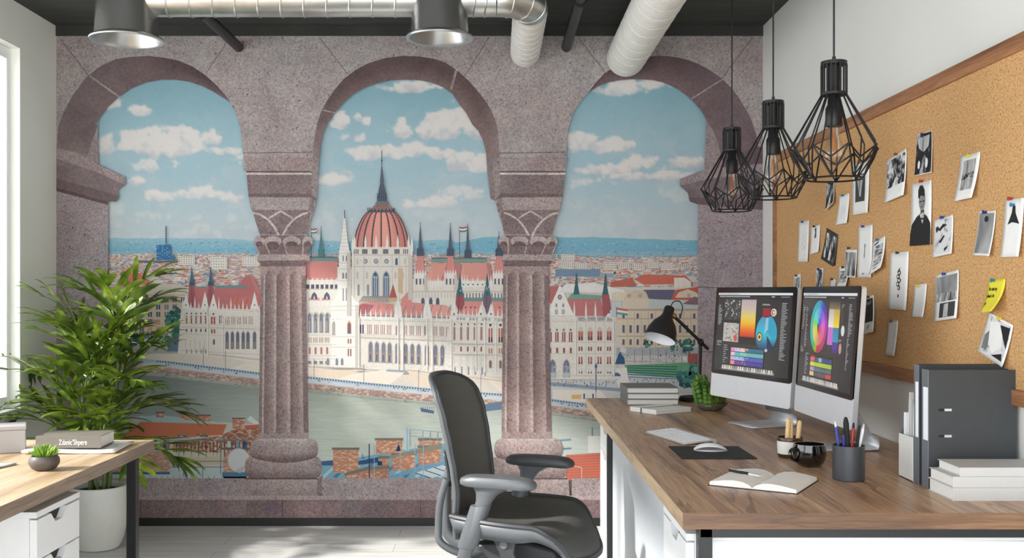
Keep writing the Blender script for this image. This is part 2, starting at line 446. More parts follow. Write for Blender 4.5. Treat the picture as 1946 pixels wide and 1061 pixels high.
# ---- sky with clouds
CL = [(214,196,20,26,1),(265,213,24,13,.9),(200,272,20,22,1),(318,272,92,30,1.1),(345,258,42,20,1),(262,272,34,24,1),(405,265,28,18,1),(425,290,40,14,.9),(448,300,24,16,.9),
 (262,344,14,7,.6),(320,374,66,13,.8),(375,368,70,14,.85),(435,376,34,12,.7),(300,318,60,12,.45),(300,415,120,22,.3),(420,430,60,24,.3),
 (645,228,19,20,1),(680,222,8,11,.6),(697,233,9,9,.6),(772,165,56,14,.9),(762,247,24,24,1.1),(848,240,40,36,1.1),(815,248,28,18,1),(895,238,32,30,1),(680,262,26,10,.5),
 (700,292,48,17,.95),(770,290,64,20,1),(830,292,54,16,.95),(870,302,30,20,.7),(925,318,26,24,1),(640,342,50,12,.6),(662,328,10,8,.5),(812,384,66,12,.5),(900,372,60,16,.4),(720,420,90,16,.25),
 (1185,166,74,18,.95),(1255,160,60,16,.85),(1105,272,38,26,1.05),(1150,280,36,18,1),(1190,276,16,8,.7),(1150,322,64,14,.9),(1220,312,62,17,1),(1292,308,46,13,.9),(1230,334,90,10,.7),(1130,352,60,12,.4),(1250,380,90,16,.3)]
def skycol(x, y):
    t = (y-150)/300.0
    if t < .5: c = lerp((132,184,199), (166,204,217), smooth(t*2))
    else: c = lerp((166,204,217), (196,213,219), smooth(t*2-1))
    n = fbm(x, y*1.5, .018, 5)*.80 + fbm(x+300, y*1.2, .055, 5)*.50
    d = 0; sh = 0
    for cx, cy, rx, ry, a in CL:
        ex = (x-cx)/(rx*1.12); ey = (y-cy)/(ry*1.15)
        if abs(ex) > 1.6 or abs(ey) > 1.8: continue
        q = a*(1-ex*ex-ey*ey*(1.5 if ey > 0 else 1)) + n*1.0
        q = min(q, a)
        if q > d: d = q; sh = ey
    al = smooth(d/.5)*min(1, .42+d*1.1)
    al = max(al, .10+.22*smooth(n*1.5+.4)*t)
    cc = lerp((238,233,228), (206,210,216), smooth(sh*.8+.15+fbm(x, y, .05, 4)*.8))
    return lerp(c, cc, min(1, al))
st = 3
xs = list(range(184, 1348, st)); ys = list(range(146, 462, st))
gcol = {(x, y): skycol(x, y) for x in xs for y in ys}
for y in ys[:-1]:
    for x in xs[:-1]:
        U.poly([(x,y),(x+st,y),(x+st,y+st),(x,y+st)], [gcol[(x,y)], gcol[(x+st,y)], gcol[(x+st,y+st)], gcol[(x,y+st)]])
U.up()
U.desat = .22
# ---- far hills
def hill(x):
    y = 461 - 8*smooth((430-abs(x-200))/260.0) if x < 470 else 455
    if x > 860: y = 461-10*smooth((x-860)/70.0)+6*smooth((x-1080)/250.0)
    elif x >= 470: y = 458+2*sin(x*.02)
    return y+fbm(x, 0, .05, 3)*1.2
for x in range(184, 1348, 4):
    a, b = hill(x), hill(x+4)
    top = (150,200,216) if x < 860 else (120,190,212)
    U.poly([(x,a),(x+4,b),(x+4,480),(x,480)], [top, top, (112,186,214), (112,186,214)], CITY)
    U.rect(x, 478, x+4, 512, [(132,188,210),(186,202,208)], CITY)
U.up()
for i in range(900):
    x = rnd.uniform(186,1345); y = rnd.uniform(hill(x)+5, 496)
    U.rect(x, y, x+rnd.uniform(1,4.5), y+rnd.uniform(.8,2), jit(rnd.choice([(92,166,202),(160,206,216),(198,212,212),(84,158,198),(130,196,214)]), 10), PLAIN)
U.up()
# ---- city, growing towards the viewer
WALLS = [(226,216,202),(214,204,192),(232,224,212),(205,200,196),(222,208,186),(196,198,204),(238,232,224)]
ROOFS = [(226,138,108),(214,124,104),(196,132,122),(232,156,122),(148,164,182),(130,150,176),(218,208,196),(206,138,114),(228,168,138),(206,200,200),(222,214,204)]
def house(x, y, w, h, dl):
    wc = jit(rnd.choice(WALLS), 8); rc = jit(rnd.choice(ROOFS), 10)
    U.rect(x, y-h, x+w, y, wc, CITY, dl)
    rh = h*rnd.uniform(.25,.6)
    U.poly([(x-.5,y-h),(x+w+.5,y-h),(x+w*.86,y-h-rh),(x+w*.14,y-h-rh)], rc, CITY, dl)
    if w > 5:
        n = int(w/2.2)
        for r in range(max(1, int(h/3.2))):
            for k in range(n):
                if rnd.random() < .7:
                    xx = x+1+k*2.2; yy = y-h+1.2+r*3
                    if yy+1.4 < y: U.rect(xx, yy, xx+.9, yy+1.5, (92,104,128), PLAIN, dl+1)
def city(x0, x1, y0, y1, dens, s0, s1):
    y = y0; k = 0
    while y < y1:
        t = (y-y0)/(y1-y0); s = s0+(s1-s0)*t; x = x0-rnd.uniform(0,s)
        while x < x1:
            w = s*rnd.uniform(.7,2.0); h = s*rnd.uniform(.5,1.1)
            if rnd.random() < dens: house(x, y+rnd.uniform(-1,1), w, h, k*3)
            if rnd.random() < .12: U.ell(x+w/2, y-1, s*.5, s*.4, jit((46,112,126), 12), CITY, k*3+1, 8)
            x += w*rnd.uniform(.7,1.1)
        y += s*.5; k += 1
    U.up(k*3+3)
city(200, 500, 487, 560, .93, 3.4, 8)
city(575, 960, 488, 540, .92, 3.4, 6.5)
city(1036, 1330, 493, 575, .93, 3.6, 9)
def blocks(x0, y0, x1, y1, c=(232,224,208), rows=4, cols=7):
    U.rect(x0, y0, x1, y1, c, CITY)
    for r in range(rows):
        for k in range(cols):
            x = x0+(k+.5)*(x1-x0)/cols; y = y0+(r+.6)*(y1-y0)/(rows+.4)
            U.rect(x-.8, y-.9, x+.8, y+.9, (120,124,140), PLAIN, 1)
blocks(340, 488, 372, 504); blocks(401, 489, 433, 512); blocks(461, 488, 494, 506)
blocks(1046, 484, 1060, 492, rows=2); blocks(1066, 484, 1093, 494, rows=2)
for i in range(9): blocks(1066+i*27, 498+i % 3*2, 1090+i*27, 510+i % 2*3, jit((230,220,206),6), 3, 6)
U.rect(1055, 512, 1140, 526, (116,150,176), CITY); U.rect(1110, 520, 1165, 528, (150,176,192), CITY)
U.rect(258, 496, 340, 499, (86,110,140), CITY)
U.up(2)
U.rect(188,546,1345,762,(222,212,198),CITY); U.rect(188,546,345,762,(150,160,160),CITY); U.up()
# blue tower with mast
U.rect(299, 466, 326, 494, (36,120,176), CITY); U.rect(326, 485, 333, 495, (44,128,180), CITY); U.up()
for r in range(8):
    for k in range(6):
        if rnd.random() < .55: U.rect(300.5+k*4.3, 468+r*3.3, 303+k*4.3, 469.2+r*3.3, (150,206,230))
U.line([(317,466),(317,430)], 1.6, (80,88,110)); [U.line([(315,y),(319,y)], .8, (80,88,110)) for y in range(434,464,5)]
U.poly([(232,545),(240,520),(262,517),(282,532),(282,545)], (226,118,78), CITY); U.poly([(1205,530),(1225,522),(1302,524),(1318,540),(1222,541)], (222,104,72), CITY)
U.poly([(1160,536),(1200,528),(1210,544),(1160,546)], (206,104,80), CITY)
U.up()
# ---- general helpers for buildings
def bil(q, u, v):
    (ax,ay),(bx,by),(cx,cy),(dx,dy) = q          # TL TR BR BL
    tx = ax+(bx-ax)*u; ty = ay+(by-ay)*u; qx = dx+(cx-dx)*u; qy = dy+(cy-dy)*u
    return (tx+(qx-tx)*v, ty+(qy-ty)*v)
def arch(cx, y0, y1, w, col, dl=0, pt=True, mi=PLAIN):
    h = w*.9 if pt else w*.5
    U.poly([(cx-w/2,y1),(cx-w/2,y0+h),(cx-w*.36,y0+h*.45),(cx,y0),(cx+w*.36,y0+h*.45),(cx+w/2,y0+h),(cx+w/2,y1)], col, mi, dl)
def pinn(x, y1, h, w, c=(238,232,222), dl=0):
    U.poly([(x-w/2,y1),(x-w/2,y1-h*.45),(x,y1-h),(x+w/2,y1-h*.45),(x+w/2,y1)], c, PLAIN, dl)
CREAM = (233,225,212); CREAMD = (214,202,188); CREAML = (242,237,228)
RED = (232,142,132); REDD = (206,124,120); REDL = (240,160,142)
SLATE = (92,106,126); TEAL = (78,138,140); WIN = (98,96,116); RWIN = (170,96,84)
# ---- apartment block behind the palm
U.poly([(228,562),(240,543),(345,540),(358,553),(358,562)], (212,196,178), CITY); U.poly([(150,560),(358,556),(352,690),(150,700)], (222,200,172), CITY)
U.up()
U.rect(150, 571, 352, 573, (178,158,140)); U.rect(150,560,357,562,(198,180,160))
for r in range(8):
    for k in range(13):
        x = 158+k*15.6; y = 565+r*14
        c = rnd.choice([(70,92,140),(86,104,146),(236,142,82),(232,150,96),(74,96,140),(120,136,170)])
        if r and k == 12: continue
        for q in (0, 4.4): U.rect(x+q, y, x+q+3.2, y+9, c, CITY)
        U.rect(x-1, y+9, x+9, y+10.2, (190,176,160))
U.up()
def tree(cx, cy, rx, ry, n, cols):
    for i in range(n):
        a = rnd.uniform(0,2*pi); q = sqrt(rnd.random())
        s = rnd.uniform(.14,.3)*min(rx,ry)
        U.ell(cx+rx*q*cos(a), cy+ry*q*sin(a), s*1.1, s, jit(rnd.choice(cols),10), CITY, i % 5, 7)
TC = [(44,118,112),(64,146,124),(34,96,108),(88,164,132),(52,130,116)]
tree(333,612,16,28,70,TC); tree(290,645,60,14,90,[(40,112,124),(34,90,118),(60,140,130)])
U.rect(150, 655, 345, 700, (176,178,182), CITY, 0); U.rect(320,640,345,668,(96,128,158),CITY,1)
U.up(6)
# ---- the palace: back blocks and roofs
def roof(pts, c=RED, dl=0):
    U.poly(pts, c, CITY, dl)
def lines(p0, p1, q0, q1, n, w, c, dl=1):
    for i in range(n):
        t = (i+.5)/n; U.line([lerp(p0,p1,t), lerp(q0,q1,t)], w, c, PLAIN, dl)
# left back roof (beside the column)
U.rect(583, 530, 660, 600, CREAM, CITY); roof([(576,532),(588,497),(642,497),(645,532)], RED); roof([(576,532),(582,500),(590,497),(592,532)], REDD, 1)
U.rect(582, 488, 642, 497, (120,156,150), CITY, 1); U.rect(582, 488, 642, 490.5, (86,120,128), PLAIN, 2)
U.up(3)
for x in range(586, 645, 9): pinn(x, 545, 18, 5); U.rect(x-3, 541, x+3, 551, WIN, PLAIN, 1)
for x in (598,622): arch(x, 555, 570, 12, SLATE, 1)
U.rect(583, 549, 645, 551, CREAMD, PLAIN, 2)
for x in (590,598,606,614,622): pinn(x, 582, 20, 6, CREAML, 2); U.rect(x-2, 566, x+2, 572, REDL, PLAIN, 3)
U.up(4)
# right back block
U.rect(783, 530, 958, 600, CREAM, CITY); U.up()
roof([(810,534),(822,500),(850,500),(838,534)], REDL); roof([(838,534),(850,498),(875,498),(880,534)], REDD); roof([(874,534),(880,500),(924,500),(932,534)], REDL)
U.rect(820, 490, 925, 499, (128,158,146), CITY); U.rect(820, 490, 925, 492, (84,116,124), PLAIN, 1); roof([(924,500),(930,500),(938,534),(930,534)], REDD, 1)
roof([(1000,534),(1000,500),(938,500),(944,534)], RED)
U.up(2)
def spire(x, y0, yb, yc, w, wc, body=RED):
    # teal/slate needle y0..yb, then flared red cap yb..yc
    U.line([(x,y0),(x,y0+14)], .9, (70,80,96), PLAIN); U.poly([(x-.6,y0+8),(x+.6,y0+8),(x+w*.35,yb-14),(x-w*.35,yb-14)], SLATE, PLAIN)
    U.poly([(x-w*.55,yb-14),(x+w*.55,yb-14),(x+w*.62,yb),(x-w*.62,yb)], (86,98,122), CITY, 1)
    for k in (-1,0,1): U.line([(x+k*w*.35,yb-16),(x+k*w*.4,yb)], .7, (60,70,92), PLAIN, 2)
    if yc: U.poly([(x-wc*.35,yb),(x+wc*.35,yb),(x+wc*.62,yc),(x-wc*.62,yc)], body, CITY, 1); U.line([(x,yb),(x,yc)], .8, REDD, PLAIN, 2); U.line([(x-wc*.3,yb),(x-wc*.5,yc)], .8, REDD, PLAIN, 2)
spire(799,423,487,520,11,14); spire(856,424,487,520,11,14); spire(889,425,490,None,11,0); spire(948,440,487,524,11,14); spire(611,430,488,None,9,0)
for x in (611,): U.poly([(x-.5,440),(x+.5,440),(x+4,474),(x+5,488),(x-5,488),(x-4,474)], TEAL, CITY, 3)
U.up(4)
def flag(x, y0, y1, w):
    U.line([(x,y0),(x,y1)], 1, (86,92,110))
    for i, c in enumerate([(216,80,74),(240,240,238),(64,150,128)]):
        U.poly([(x,y0+1+i*3),(x+w*.5,y0+i*3+1.8),(x+w,y0+i*3),(x+w,y0+3+i*3),(x+w*.5,y0+i*3+4.8),(x,y0+4+i*3)], c)
flag(592.5,434,490,10); flag(873.5,431,490,14)
# back block facade
for x in range(788, 958, 5):
    pinn(x, 545+rnd.uniform(-1,1), rnd.choice([14,18,24]), 3.4, CREAML)
for x in (799, 856, 948):
    U.rect(x-12, 520, x+12, 556, CREAM, CITY, 1)
    for k in range(-2,3): pinn(x+k*5, 528, 16, 4, CREAML, 2)
    for k in range(-1,2): U.rect(x+k*7-1.5, 530, x+k*7+1.5, 541, WIN, PLAIN, 2)
for k in range(6): U.poly([(876+k*9,546),(881+k*9,532),(886+k*9,546)], CREAML, PLAIN, 2); U.ell(881+k*9,541,1.6,1.6,WIN,PLAIN,3,8)
U.up(4)
U.rect(783, 553, 958, 556, CREAMD)
for x in range(790, 955, 6): U.rect(x, 557, x+2.2, 567, (130,126,138) if x > 870 else CREAMD)
for x in (804,819,832): arch(x, 565, 579, 6.5, SLATE); 
for x in (868,876,884): U.rect(x, 572, x+3, 582, SLATE)
U.up(2)
for (x0,x1,y0,y1) in ((590,642,499,530),(822,850,502,532),(882,926,502,532)):
    for k_ in range(int((y1-y0)/3)): U.line([(x0,y0+k_*3),(x1,y0+k_*3)],.6,(214,126,116),PLAIN)
U.up()
# ---- dome
U.rect(671, 467, 784, 575, CREAM, CITY)
U.rect(671, 506, 784, 508, CREAMD, PLAIN, 1); U.rect(671, 484, 784, 486, CREAMD, PLAIN, 1)
U.up(2)
dome = [(0,400,22),(0,408,31),(0,417,37.5),(0,428,43),(0,440,47.5),(0,452,50.5),(0,462,52),(0,470,52.5)]
cx = 725
def domec(u): return lerp(lerp((214,128,120),(255,166,146),smooth((u+1)/.9)), (206,116,108), smooth((u-.15)/.9))
for (_,y0,w0),(_,y1,w1) in zip(dome, dome[1:]):
    for i in range(16):
        u0, u1 = -1+i/8, -1+(i+1)/8
        U.poly([(cx+w0*u0,y0),(cx+w0*u1,y0),(cx+w1*u1,y1),(cx+w1*u0,y1)], [domec(u0),domec(u1),domec(u1),domec(u0)], CITY)
for k in range(14):
    yy = 408+k*4.4; ww = 31+(52-31)*smooth((yy-400)/62)*.98; U.line([(cx-ww,yy),(cx+ww,yy)],.5,(214,122,112),PLAIN,1)
U.up()
for i, k in enumerate((-.98,-.86,-.64,-.34,0,.34,.64,.86,.98)):
    pts = [(cx+w*k, y) for _,y,w in dome]
    w = 2.6 if abs(k) < .7 else 2.0
    U.line(pts, w, (84,76,88), PLAIN)
    if k > -.9: U.line([(x-2.6*(1-abs(k)*.5), y) for x, y in pts], .8, (228,138,116), PLAIN, 1)
U.up(2)
U.poly([(702,403),(715,388),(739,388),(748,403)], (186,120,104), CITY); U.rect(699, 400, 750, 404.5, (88,104,116), CITY, 1)
for k in range(7): U.line([(706+k*6.3,402),(719+k*2.6,388)], 1.2, (88,104,116), PLAIN, 1); U.poly([(704+k*7,402),(706+k*7,396),(708+k*7,402)], (70,84,100), PLAIN, 2)
for x in (699.5,703,745,750): U.line([(x,404),(x,395)], 1.2, (84,100,116), PLAIN, 2)
U.poly([(713,388),(718,382),(736,382),(740,388)], (112,128,138), CITY, 1); U.rect(717,374,735.5,383,(84,98,116),CITY,2)
U.poly([(718,374),(721,358),(724,346),(729,346),(732,358),(735,374)], (92,106,124), CITY, 1)
for x in (718,722,726,730,734): U.line([(x,376),(x,361+abs(x-726)*.8)], 1.1, (58,72,96), PLAIN, 3)
U.poly([(722.5,347),(726,310),(730.5,347)], (98,110,126), CITY, 1); U.line([(726.3,314),(726.3,286)], 1.3, (92,100,116), PLAIN, 2); U.ell(726.3,306,1.6,2,(92,100,116),PLAIN,2,8)
U.up(4)
for k in range(-2,4):
    x = 715.5+k*20.5
    pinn(x, 472, 26, 4.5, CREAML, 1)
for i, x in enumerate((678,694,713,733.5,755,772)):
    n = 5 if 1 <= i <= 4 else 3
    for q in range(n): U.rect(x-5+q*(10/(n-.2)), 474, x-5+q*(10/(n-.2))+1.5, 483, (74,70,92), PLAIN, 1)
for x in (695,715,735,754):
    if x < 750: 
        U.ell(x, 497, 4.4, 4.8, (96,124,158), PLAIN, 1, 12); [U.line([(x+4.6*cos(a),497+5*sin(a)),(x-4.6*cos(a),497-5*sin(a))], .6, CREAM, PLAIN, 2) for a in (0,.78,1.57,2.36)]
    else: arch(x, 490, 504, 5, (88,112,146), 1)
for x in (680, 770): arch(x, 491, 503, 4, CREAMD, 1)
for x in (714,734.5):
    U.poly([(x-8,566),(x-8,528),(x-5,519),(x,514),(x+5,519),(x+8,528),(x+8,566)], CREAMD, PLAIN, 1)
    arch(x, 516, 563, 11, (104,134,164), 2)
    for k in (-1.8,1.8): U.line([(x+k,526),(x+k,563)], .8, CREAML, PLAIN, 3)
    U.ell(x, 521.5, 2.4, 2.6, (74,98,132), PLAIN, 3, 8); U.line([(x-5.5,527),(x+5.5,527)], .8, CREAML, PLAIN, 3)
for x in (680,698,752,766,778): arch(x, 516, 530, 4.5, CREAMD, 1); U.line([(x-6,486),(x-6,575)], 1.4, CREAMD, PLAIN, 1)
for x in (682,700): arch(x, 540, 562, 4, (150,158,172), 1)
for x in (671,783): pinn(x, 478, 30, 5, CREAML, 2); U.line([(x,575),(x,478)], 3, CREAML, PLAIN, 1)
U.poly([(757,510),(766,510),(766,560),(757,556)], (222,186,146), CITY, 2)
U.poly([(740,566),(747.5,540),(755,566)], (196,92,84), CITY, 3); U.rect(740,566,755,574,(214,180,128),CITY,3)
U.poly([(760,572),(778,552),(783,556),(783,575)], RED, CITY, 3); U.poly([(683,574),(690,563),(742,563),(742,575)], (150,150,160), CITY, 2)
for x in range(686,742,4): U.rect(x,566,x+2,574,(210,180,132),PLAIN,3)
U.up(5)
# ---- front range: roofs then facade
def front(x0, x1, yt0, yt1, c=CREAM): pass
# left wing
roof([(355,588),(372,548),(480,548),(497,560),(497,592)], (204,112,112)); roof([(476,524),(482,526),(497,552),(497,562),(488,556)], REDD, 2); U.poly([(452,545),(468,524),(476,524),(488,552),(452,556)], (202,110,110), CITY, 1)
U.rect(410,543,470,548,(112,148,150),CITY,2); U.rect(370,545,396,548,(112,148,150),CITY,2)
for x in (366,402): 
    U.poly([(x-.5,508),(x+.5,508),(x+4.4,540),(x-4.4,540)], (70,112,132), CITY, 3); U.rect(x-5,536,x+5,543,(64,98,124),CITY,3)
    U.poly([(x-5,543),(x+5,543),(x+8,582),(x-8,582)], (176,92,100), CITY, 3); U.line([(x,543),(x+1,582)], .8, (120,70,86), PLAIN, 4)
U.poly([(432,588),(440,566),(492,563),(497,590)], (216,116,106), CITY, 4)
for k in range(6): U.line([(438+k*9.5,586),(444+k*9.5,566)], .8, (170,88,90), PLAIN, 5)
U.up(6)
U.poly([(346,584),(497,589),(497,715),(338,692)], CREAM, CITY); U.up()
for k in range(20): pinn(349+k*7.6, 588+k*.3, 15 if k % 3 else 26, 2.6, CREAML, 1)
for x, h in ((355,30),(391,34),(407,30),(485,34)): U.poly([(x-8,588),(x,588-h),(x+8,588)], CREAML, PLAIN, 2); U.ell(x,580,1.8,1.8,(150,140,140),PLAIN,3,8)
for y, c in ((590,CREAMD),(620,CREAMD),(640,CREAMD),(672,CREAMD)): U.line([(345,y-6),(497,y+2)], 1.2, c, PLAIN, 2)
for k in range(5):
    x = 356+k*9
    for dx in (0,): U.rect(x-1.2,600,x+1.6,615,RWIN,PLAIN,2); U.ell(x+.5,596,1.6,1.8,WIN,PLAIN,2,8); U.rect(x-1,625,x+1.5,631,(120,84,80),PLAIN,2)
    U.rect(x-2.5,645,x-1,670,CREAMD,PLAIN,2); U.rect(x,664,x+1.6,672,(140,130,134),PLAIN,2)
U.line([(397,583),(397,672)], 1.3, (150,150,158), PLAIN, 3)
for x in (404,409): U.rect(x-1.8,602,x+1.8,616,(196,96,74),PLAIN,3); U.rect(x-1.5,626,x+1.5,634,RWIN,PLAIN,3)
U.rect(406,645,410,655,RWIN,PLAIN,3); U.ell(407,597,2,2,WIN,PLAIN,3,8)
for x in (419,423): U.rect(x-1,600,x+1,615,(96,80,90),PLAIN,3)
for g in range(5):
    for q in range(3): U.rect(430+g*11+q*3,602,431.4+g*11+q*3,617,(176,132,124),PLAIN,3)
for k, x in enumerate((433,443,453,463.5,472.5,485)):
    arch(x,627,664,8,CREAMD,3); arch(x,630,663,6,(112,116,134),4); U.rect(x-2,650,x+2,662,(150,140,140),PLAIN,5)
U.up(6)
# middle range behind the chair: tower + arcades
U.poly([(583,602),(683,603),(683,700),(583,696)], CREAM, CITY)
roof([(683,600),(683,578),(706,574),(748,578),(748,600)], RED); roof([(752,600),(764,572),(810,578),(806,602)], RED); roof([(818,604),(816,578),(846,580),(862,588),(862,606)], REDL); U.poly([(683,582),(690,577),(712,580),(700,596),(683,598)],(188,96,100),CITY,1)
for k in range(10): U.line([(696+k*17,602),(704+k*17,580)], 1.6, (120,150,162), PLAIN, 1)
U.up(2)
U.poly([(683,600),(862,606),(862,716),(683,700)], CREAM, CITY)
U.poly([(683,598),(862,603),(862,606),(683,601)], (124,150,160), PLAIN, 1)
U.up(2)
for k in range(19):
    x = 686+k*9.6; pinn(x, 606+k*.3, 20, 2.4, CREAML, 1)
for x in (757,812): U.poly([(x-8,606),(x-6,584),(x,568),(x+6,584),(x+8,606)], CREAML, CITY, 2); U.line([(x,600),(x,578)],.8,CREAMD,PLAIN,3)
for y0, y1 in ((608,613),(637,644),(640,648)): U.line([(683,y0),(862,y1)], 1.2, CREAMD, PLAIN, 1)
U.line([(683,634),(862,641)], .8, (190,178,168), PLAIN, 2)
for gx in (703,716,728,740,770,783,796,827,840,852):
    sy = (gx-683)*.03
    for q in range(3): U.rect(gx-4+q*3.2,617+sy,gx-2.6+q*3.2,634+sy,(170,120,112),PLAIN,2); U.ell(gx-3.3+q*3.2,617+sy,.8,1.4,(150,120,120),PLAIN,2,6)
for x in (686,690.5): U.rect(x-1.4,617,x+1.4,634,(90,88,112),PLAIN,2)
for x in (754,808): arch(x,617,638,5,CREAMD,2); arch(x,619,637,3,(160,140,140),3)
for x in (705,717,729.5,741,755.5,771.5,784,796,811.5,828,841,851):
    sy = (x-683)*.05
    arch(x,645+sy,688+sy,10.5,CREAMD,2); arch(x,648+sy,686+sy,7.4,(128,132,150),3); U.rect(x-3,668+sy,x+2,684+sy,(152,146,150),PLAIN,4); U.rect(x-1.6,672+sy,x+.6,684+sy,(96,98,122),PLAIN,5)
    U.rect(x-4.6,684+sy,x+4.6,687+sy,(126,150,172),PLAIN,4); U.line([(x+5.8,662+sy),(x+5.8,690+sy)],2.4,(226,196,164),PLAIN,4)
U.up(6)
# white tower of the middle range
U.poly([(655,401),(650,455),(645,478),(665,478),(661,455)], CREAML, CITY); U.line([(655.5,400),(655.5,416)],1.6,(104,96,92)); U.rect(645,478,667,510,CREAML,CITY); U.rect(642,508,669,600,CREAML,CITY)
U.poly([(630,700),(630,578),(642,560),(642,530),(669,530),(669,560),(683,578),(683,700)], CREAML, CITY, 1)
for y in range(420, 478, 7): U.line([(655-4-(y-420)*.08,y),(655+4+(y-420)*.08,y)], .7, CREAMD, PLAIN, 2)
for x in (653,659): U.rect(x-.9,486,x+.9,497,(128,124,140),PLAIN,3); arch(x+0,518,530,3.4,(150,146,156),3); U.rect(x-1,548,x+1.2,572,(150,148,160),PLAIN,3)
for y in (482,500,512,534,582,590,640,660): U.line([(642 if y < 560 else 630,y),(669 if y < 560 else 683,y)], 1.1, CREAMD, PLAIN, 3)
for x in (631,640,648,655,662,672,682): pinn(x,588,24,3,CREAML,3)
for x in (635,): arch(x,610,638,6,(180,172,170),3)
arch(664.5,608,635,9,CREAMD,3); arch(664.5,612,634,6.4,RWIN,4); U.rect(661.5,624,667.5,634,(128,106,124),PLAIN,5)
for x in (661.5,666): U.rect(x,644,x+2.4,653,RWIN,PLAIN,4); U.rect(x,663,x+2.6,677,(164,108,96),PLAIN,4)
for k in range(4):
    x = 589.5+k*11; arch(x,592,632,9,CREAMD,3); arch(x,595,631,6.4,(124,130,146),4); U.rect(x-2.4,610,x+1,630,(168,164,166),PLAIN,5); U.rect(x-4,631,x+4,633,(170,164,164),PLAIN,5)
    for q in range(3): U.rect(x-4+q*3,641,x-2.7+q*3,651,(184,150,138),PLAIN,4)
    U.rect(x-1.8,660,x+1.8,673,(186,124,104),PLAIN,4); U.rect(x-3.4,686,x+3,692,(150,140,140),PLAIN,4)
for x in (624,641,651): arch(x,680,694,5,(140,146,158),4)
for y in (637,655,676,682): U.line([(583,y),(640,y)], 1, CREAMD, PLAIN, 3)
U.up(6)
# right wing
roof([(868,596),(880,572),(916,572),(912,600)], RED); roof([(936,572),(1000,572),(1000,602),(940,602)], RED); U.rect(876,566,960,573,(118,154,146),CITY,1)
for x, b in ((874,(170,84,92)),(926,(128,104,124))):
    U.poly([(x-.5,520),(x+.5,520),(x+4,548),(x+7,562),(x-7,562),(x-4,548)], (62,120,126), CITY, 2); U.line([(x,526),(x,560)],.8,(40,86,100),PLAIN,3)
    U.poly([(x-7,562),(x+7,562),(x+9,578),(x,598),(x-8,578)], b, CITY, 2); U.line([(x-1,562),(x-3,598)],.8,(100,60,80),PLAIN,3)
for x in (884,894,902,948): U.rect(x,583,x+2,586,(90,60,72),PLAIN,2)
U.up(4)
U.poly([(855,600),(1170,603),(1170,722),(841,716)], CREAM, CITY); U.up()
for x, h in ((863,34),(914,30),(933,32)): U.poly([(x-9,608),(x,608-h),(x+9,608)], CREAML, PLAIN, 1); U.ell(x,597,1.9,2.4,(130,130,146),PLAIN,2,8)
for k in range(13): pinn(858+k*8, 608, 22, 2.6, CREAML, 1)
for y in (600,612,652,672): U.line([(852,y),(960,y+5)], 1.2, CREAMD, PLAIN, 1)
for k in range(16): U.rect(862+k*6,603+k*.2,866+k*6,608+k*.2,(176,172,176) if k % 4 else CREAML,PLAIN,2)
for k in range(5):
    x = 863.5+k*12.8
    U.ell(x+.6,616.5,1.5,2.2,(76,78,106),PLAIN,2,8); U.rect(x-2,620,x+2.2,648,CREAMD,PLAIN,2); U.rect(x-1.6,622,x+.2,646,(182,116,104),PLAIN,3); U.rect(x+.8,622,x+2,646,(140,84,84),PLAIN,3)
    U.rect(x-1.6,659,x+1.6,668,(172,104,96) if k else CREAMD,PLAIN,3)
    U.poly([(x-6,716),(x-3,678),(x+1,674),(x+3,716)], (226,220,212), PLAIN, 2); U.rect(x,697,x+3,712,(150,150,160),PLAIN,3)
U.line([(922,604),(922,716)], 1.6, (110,116,136), PLAIN, 3)
for x in (932,951):
    U.ell(x,618,2.2,2.6,(60,64,96),PLAIN,3,10)
    for q in (-3.6,1): U.rect(x+q,624,x+q+3,651,(202,112,74),PLAIN,3); U.rect(x+q,641,x+q+3,651,(112,60,70),PLAIN,4); U.rect(x+q,662,x+q+3,672,(214,140,96),PLAIN,3)
    arch(x,684,700,5,(150,112,104),3)
# part beyond the right column
roof([(1080,602),(1078,568),(1140,568),(1150,602)], (206,118,116), 1); U.poly([(1078,568),(1086,558),(1143,562),(1143,569)], (120,170,152), CITY, 2); U.poly([(1040,572),(1040,545),(1062,543),(1050,580)], (196,110,108), CITY, 1)
U.up(5)
for x in (1095,1150):
    U.poly([(x-.6,518 if x < 1100 else 522),(x+.6,520),(x+3,540),(x+6,560),(x-6,560),(x-3,540)], (56,112,120), CITY)
    for y in (544,551): U.line([(x-5,y+4),(x+5,y+4)],1,(36,80,96),PLAIN,1)
U.poly([(1143,562),(1157,560),(1161,588),(1150,602),(1146,602)], (178,92,96), CITY); U.line([(1148,562),(1148,600)],1,(110,60,76),PLAIN,1)
U.poly([(1040,603),(1043,588),(1064,541),(1092,603)], CREAML, CITY, 1); U.ell(1063.5,565,4.4,5.4,(178,172,172),PLAIN,2,12)
for a in range(8): U.ell(1063.5+3*cos(a*.785),565+3.8*sin(a*.785),.9,1,(92,92,110),PLAIN,3,6)
for x in (1057,1070): arch(x,576,584,4,(160,158,164),2); [U.rect(x-2.6+q*2,588,x-1.4+q*2,598,(140,138,150),PLAIN,2) for q in range(3)]
for x in (1091,1113,1131,1157): pinn(x,606,34,3.6,CREAML,3)
U.poly([(1150,606),(1157.5,582),(1166,606)], CREAML, PLAIN, 3); U.ell(1157.5,594,1.6,2,WIN,PLAIN,4,8)
for k in range(26): U.rect(1096+k*2.6,603,1097.4+k*2.6,610,(110,108,128) if k % 7 else CREAML,PLAIN,3)
for y in (601,611,650,672,714): U.line([(1040,y),(1168,y)],1.3,CREAMD,PLAIN,2)
U.up(5)
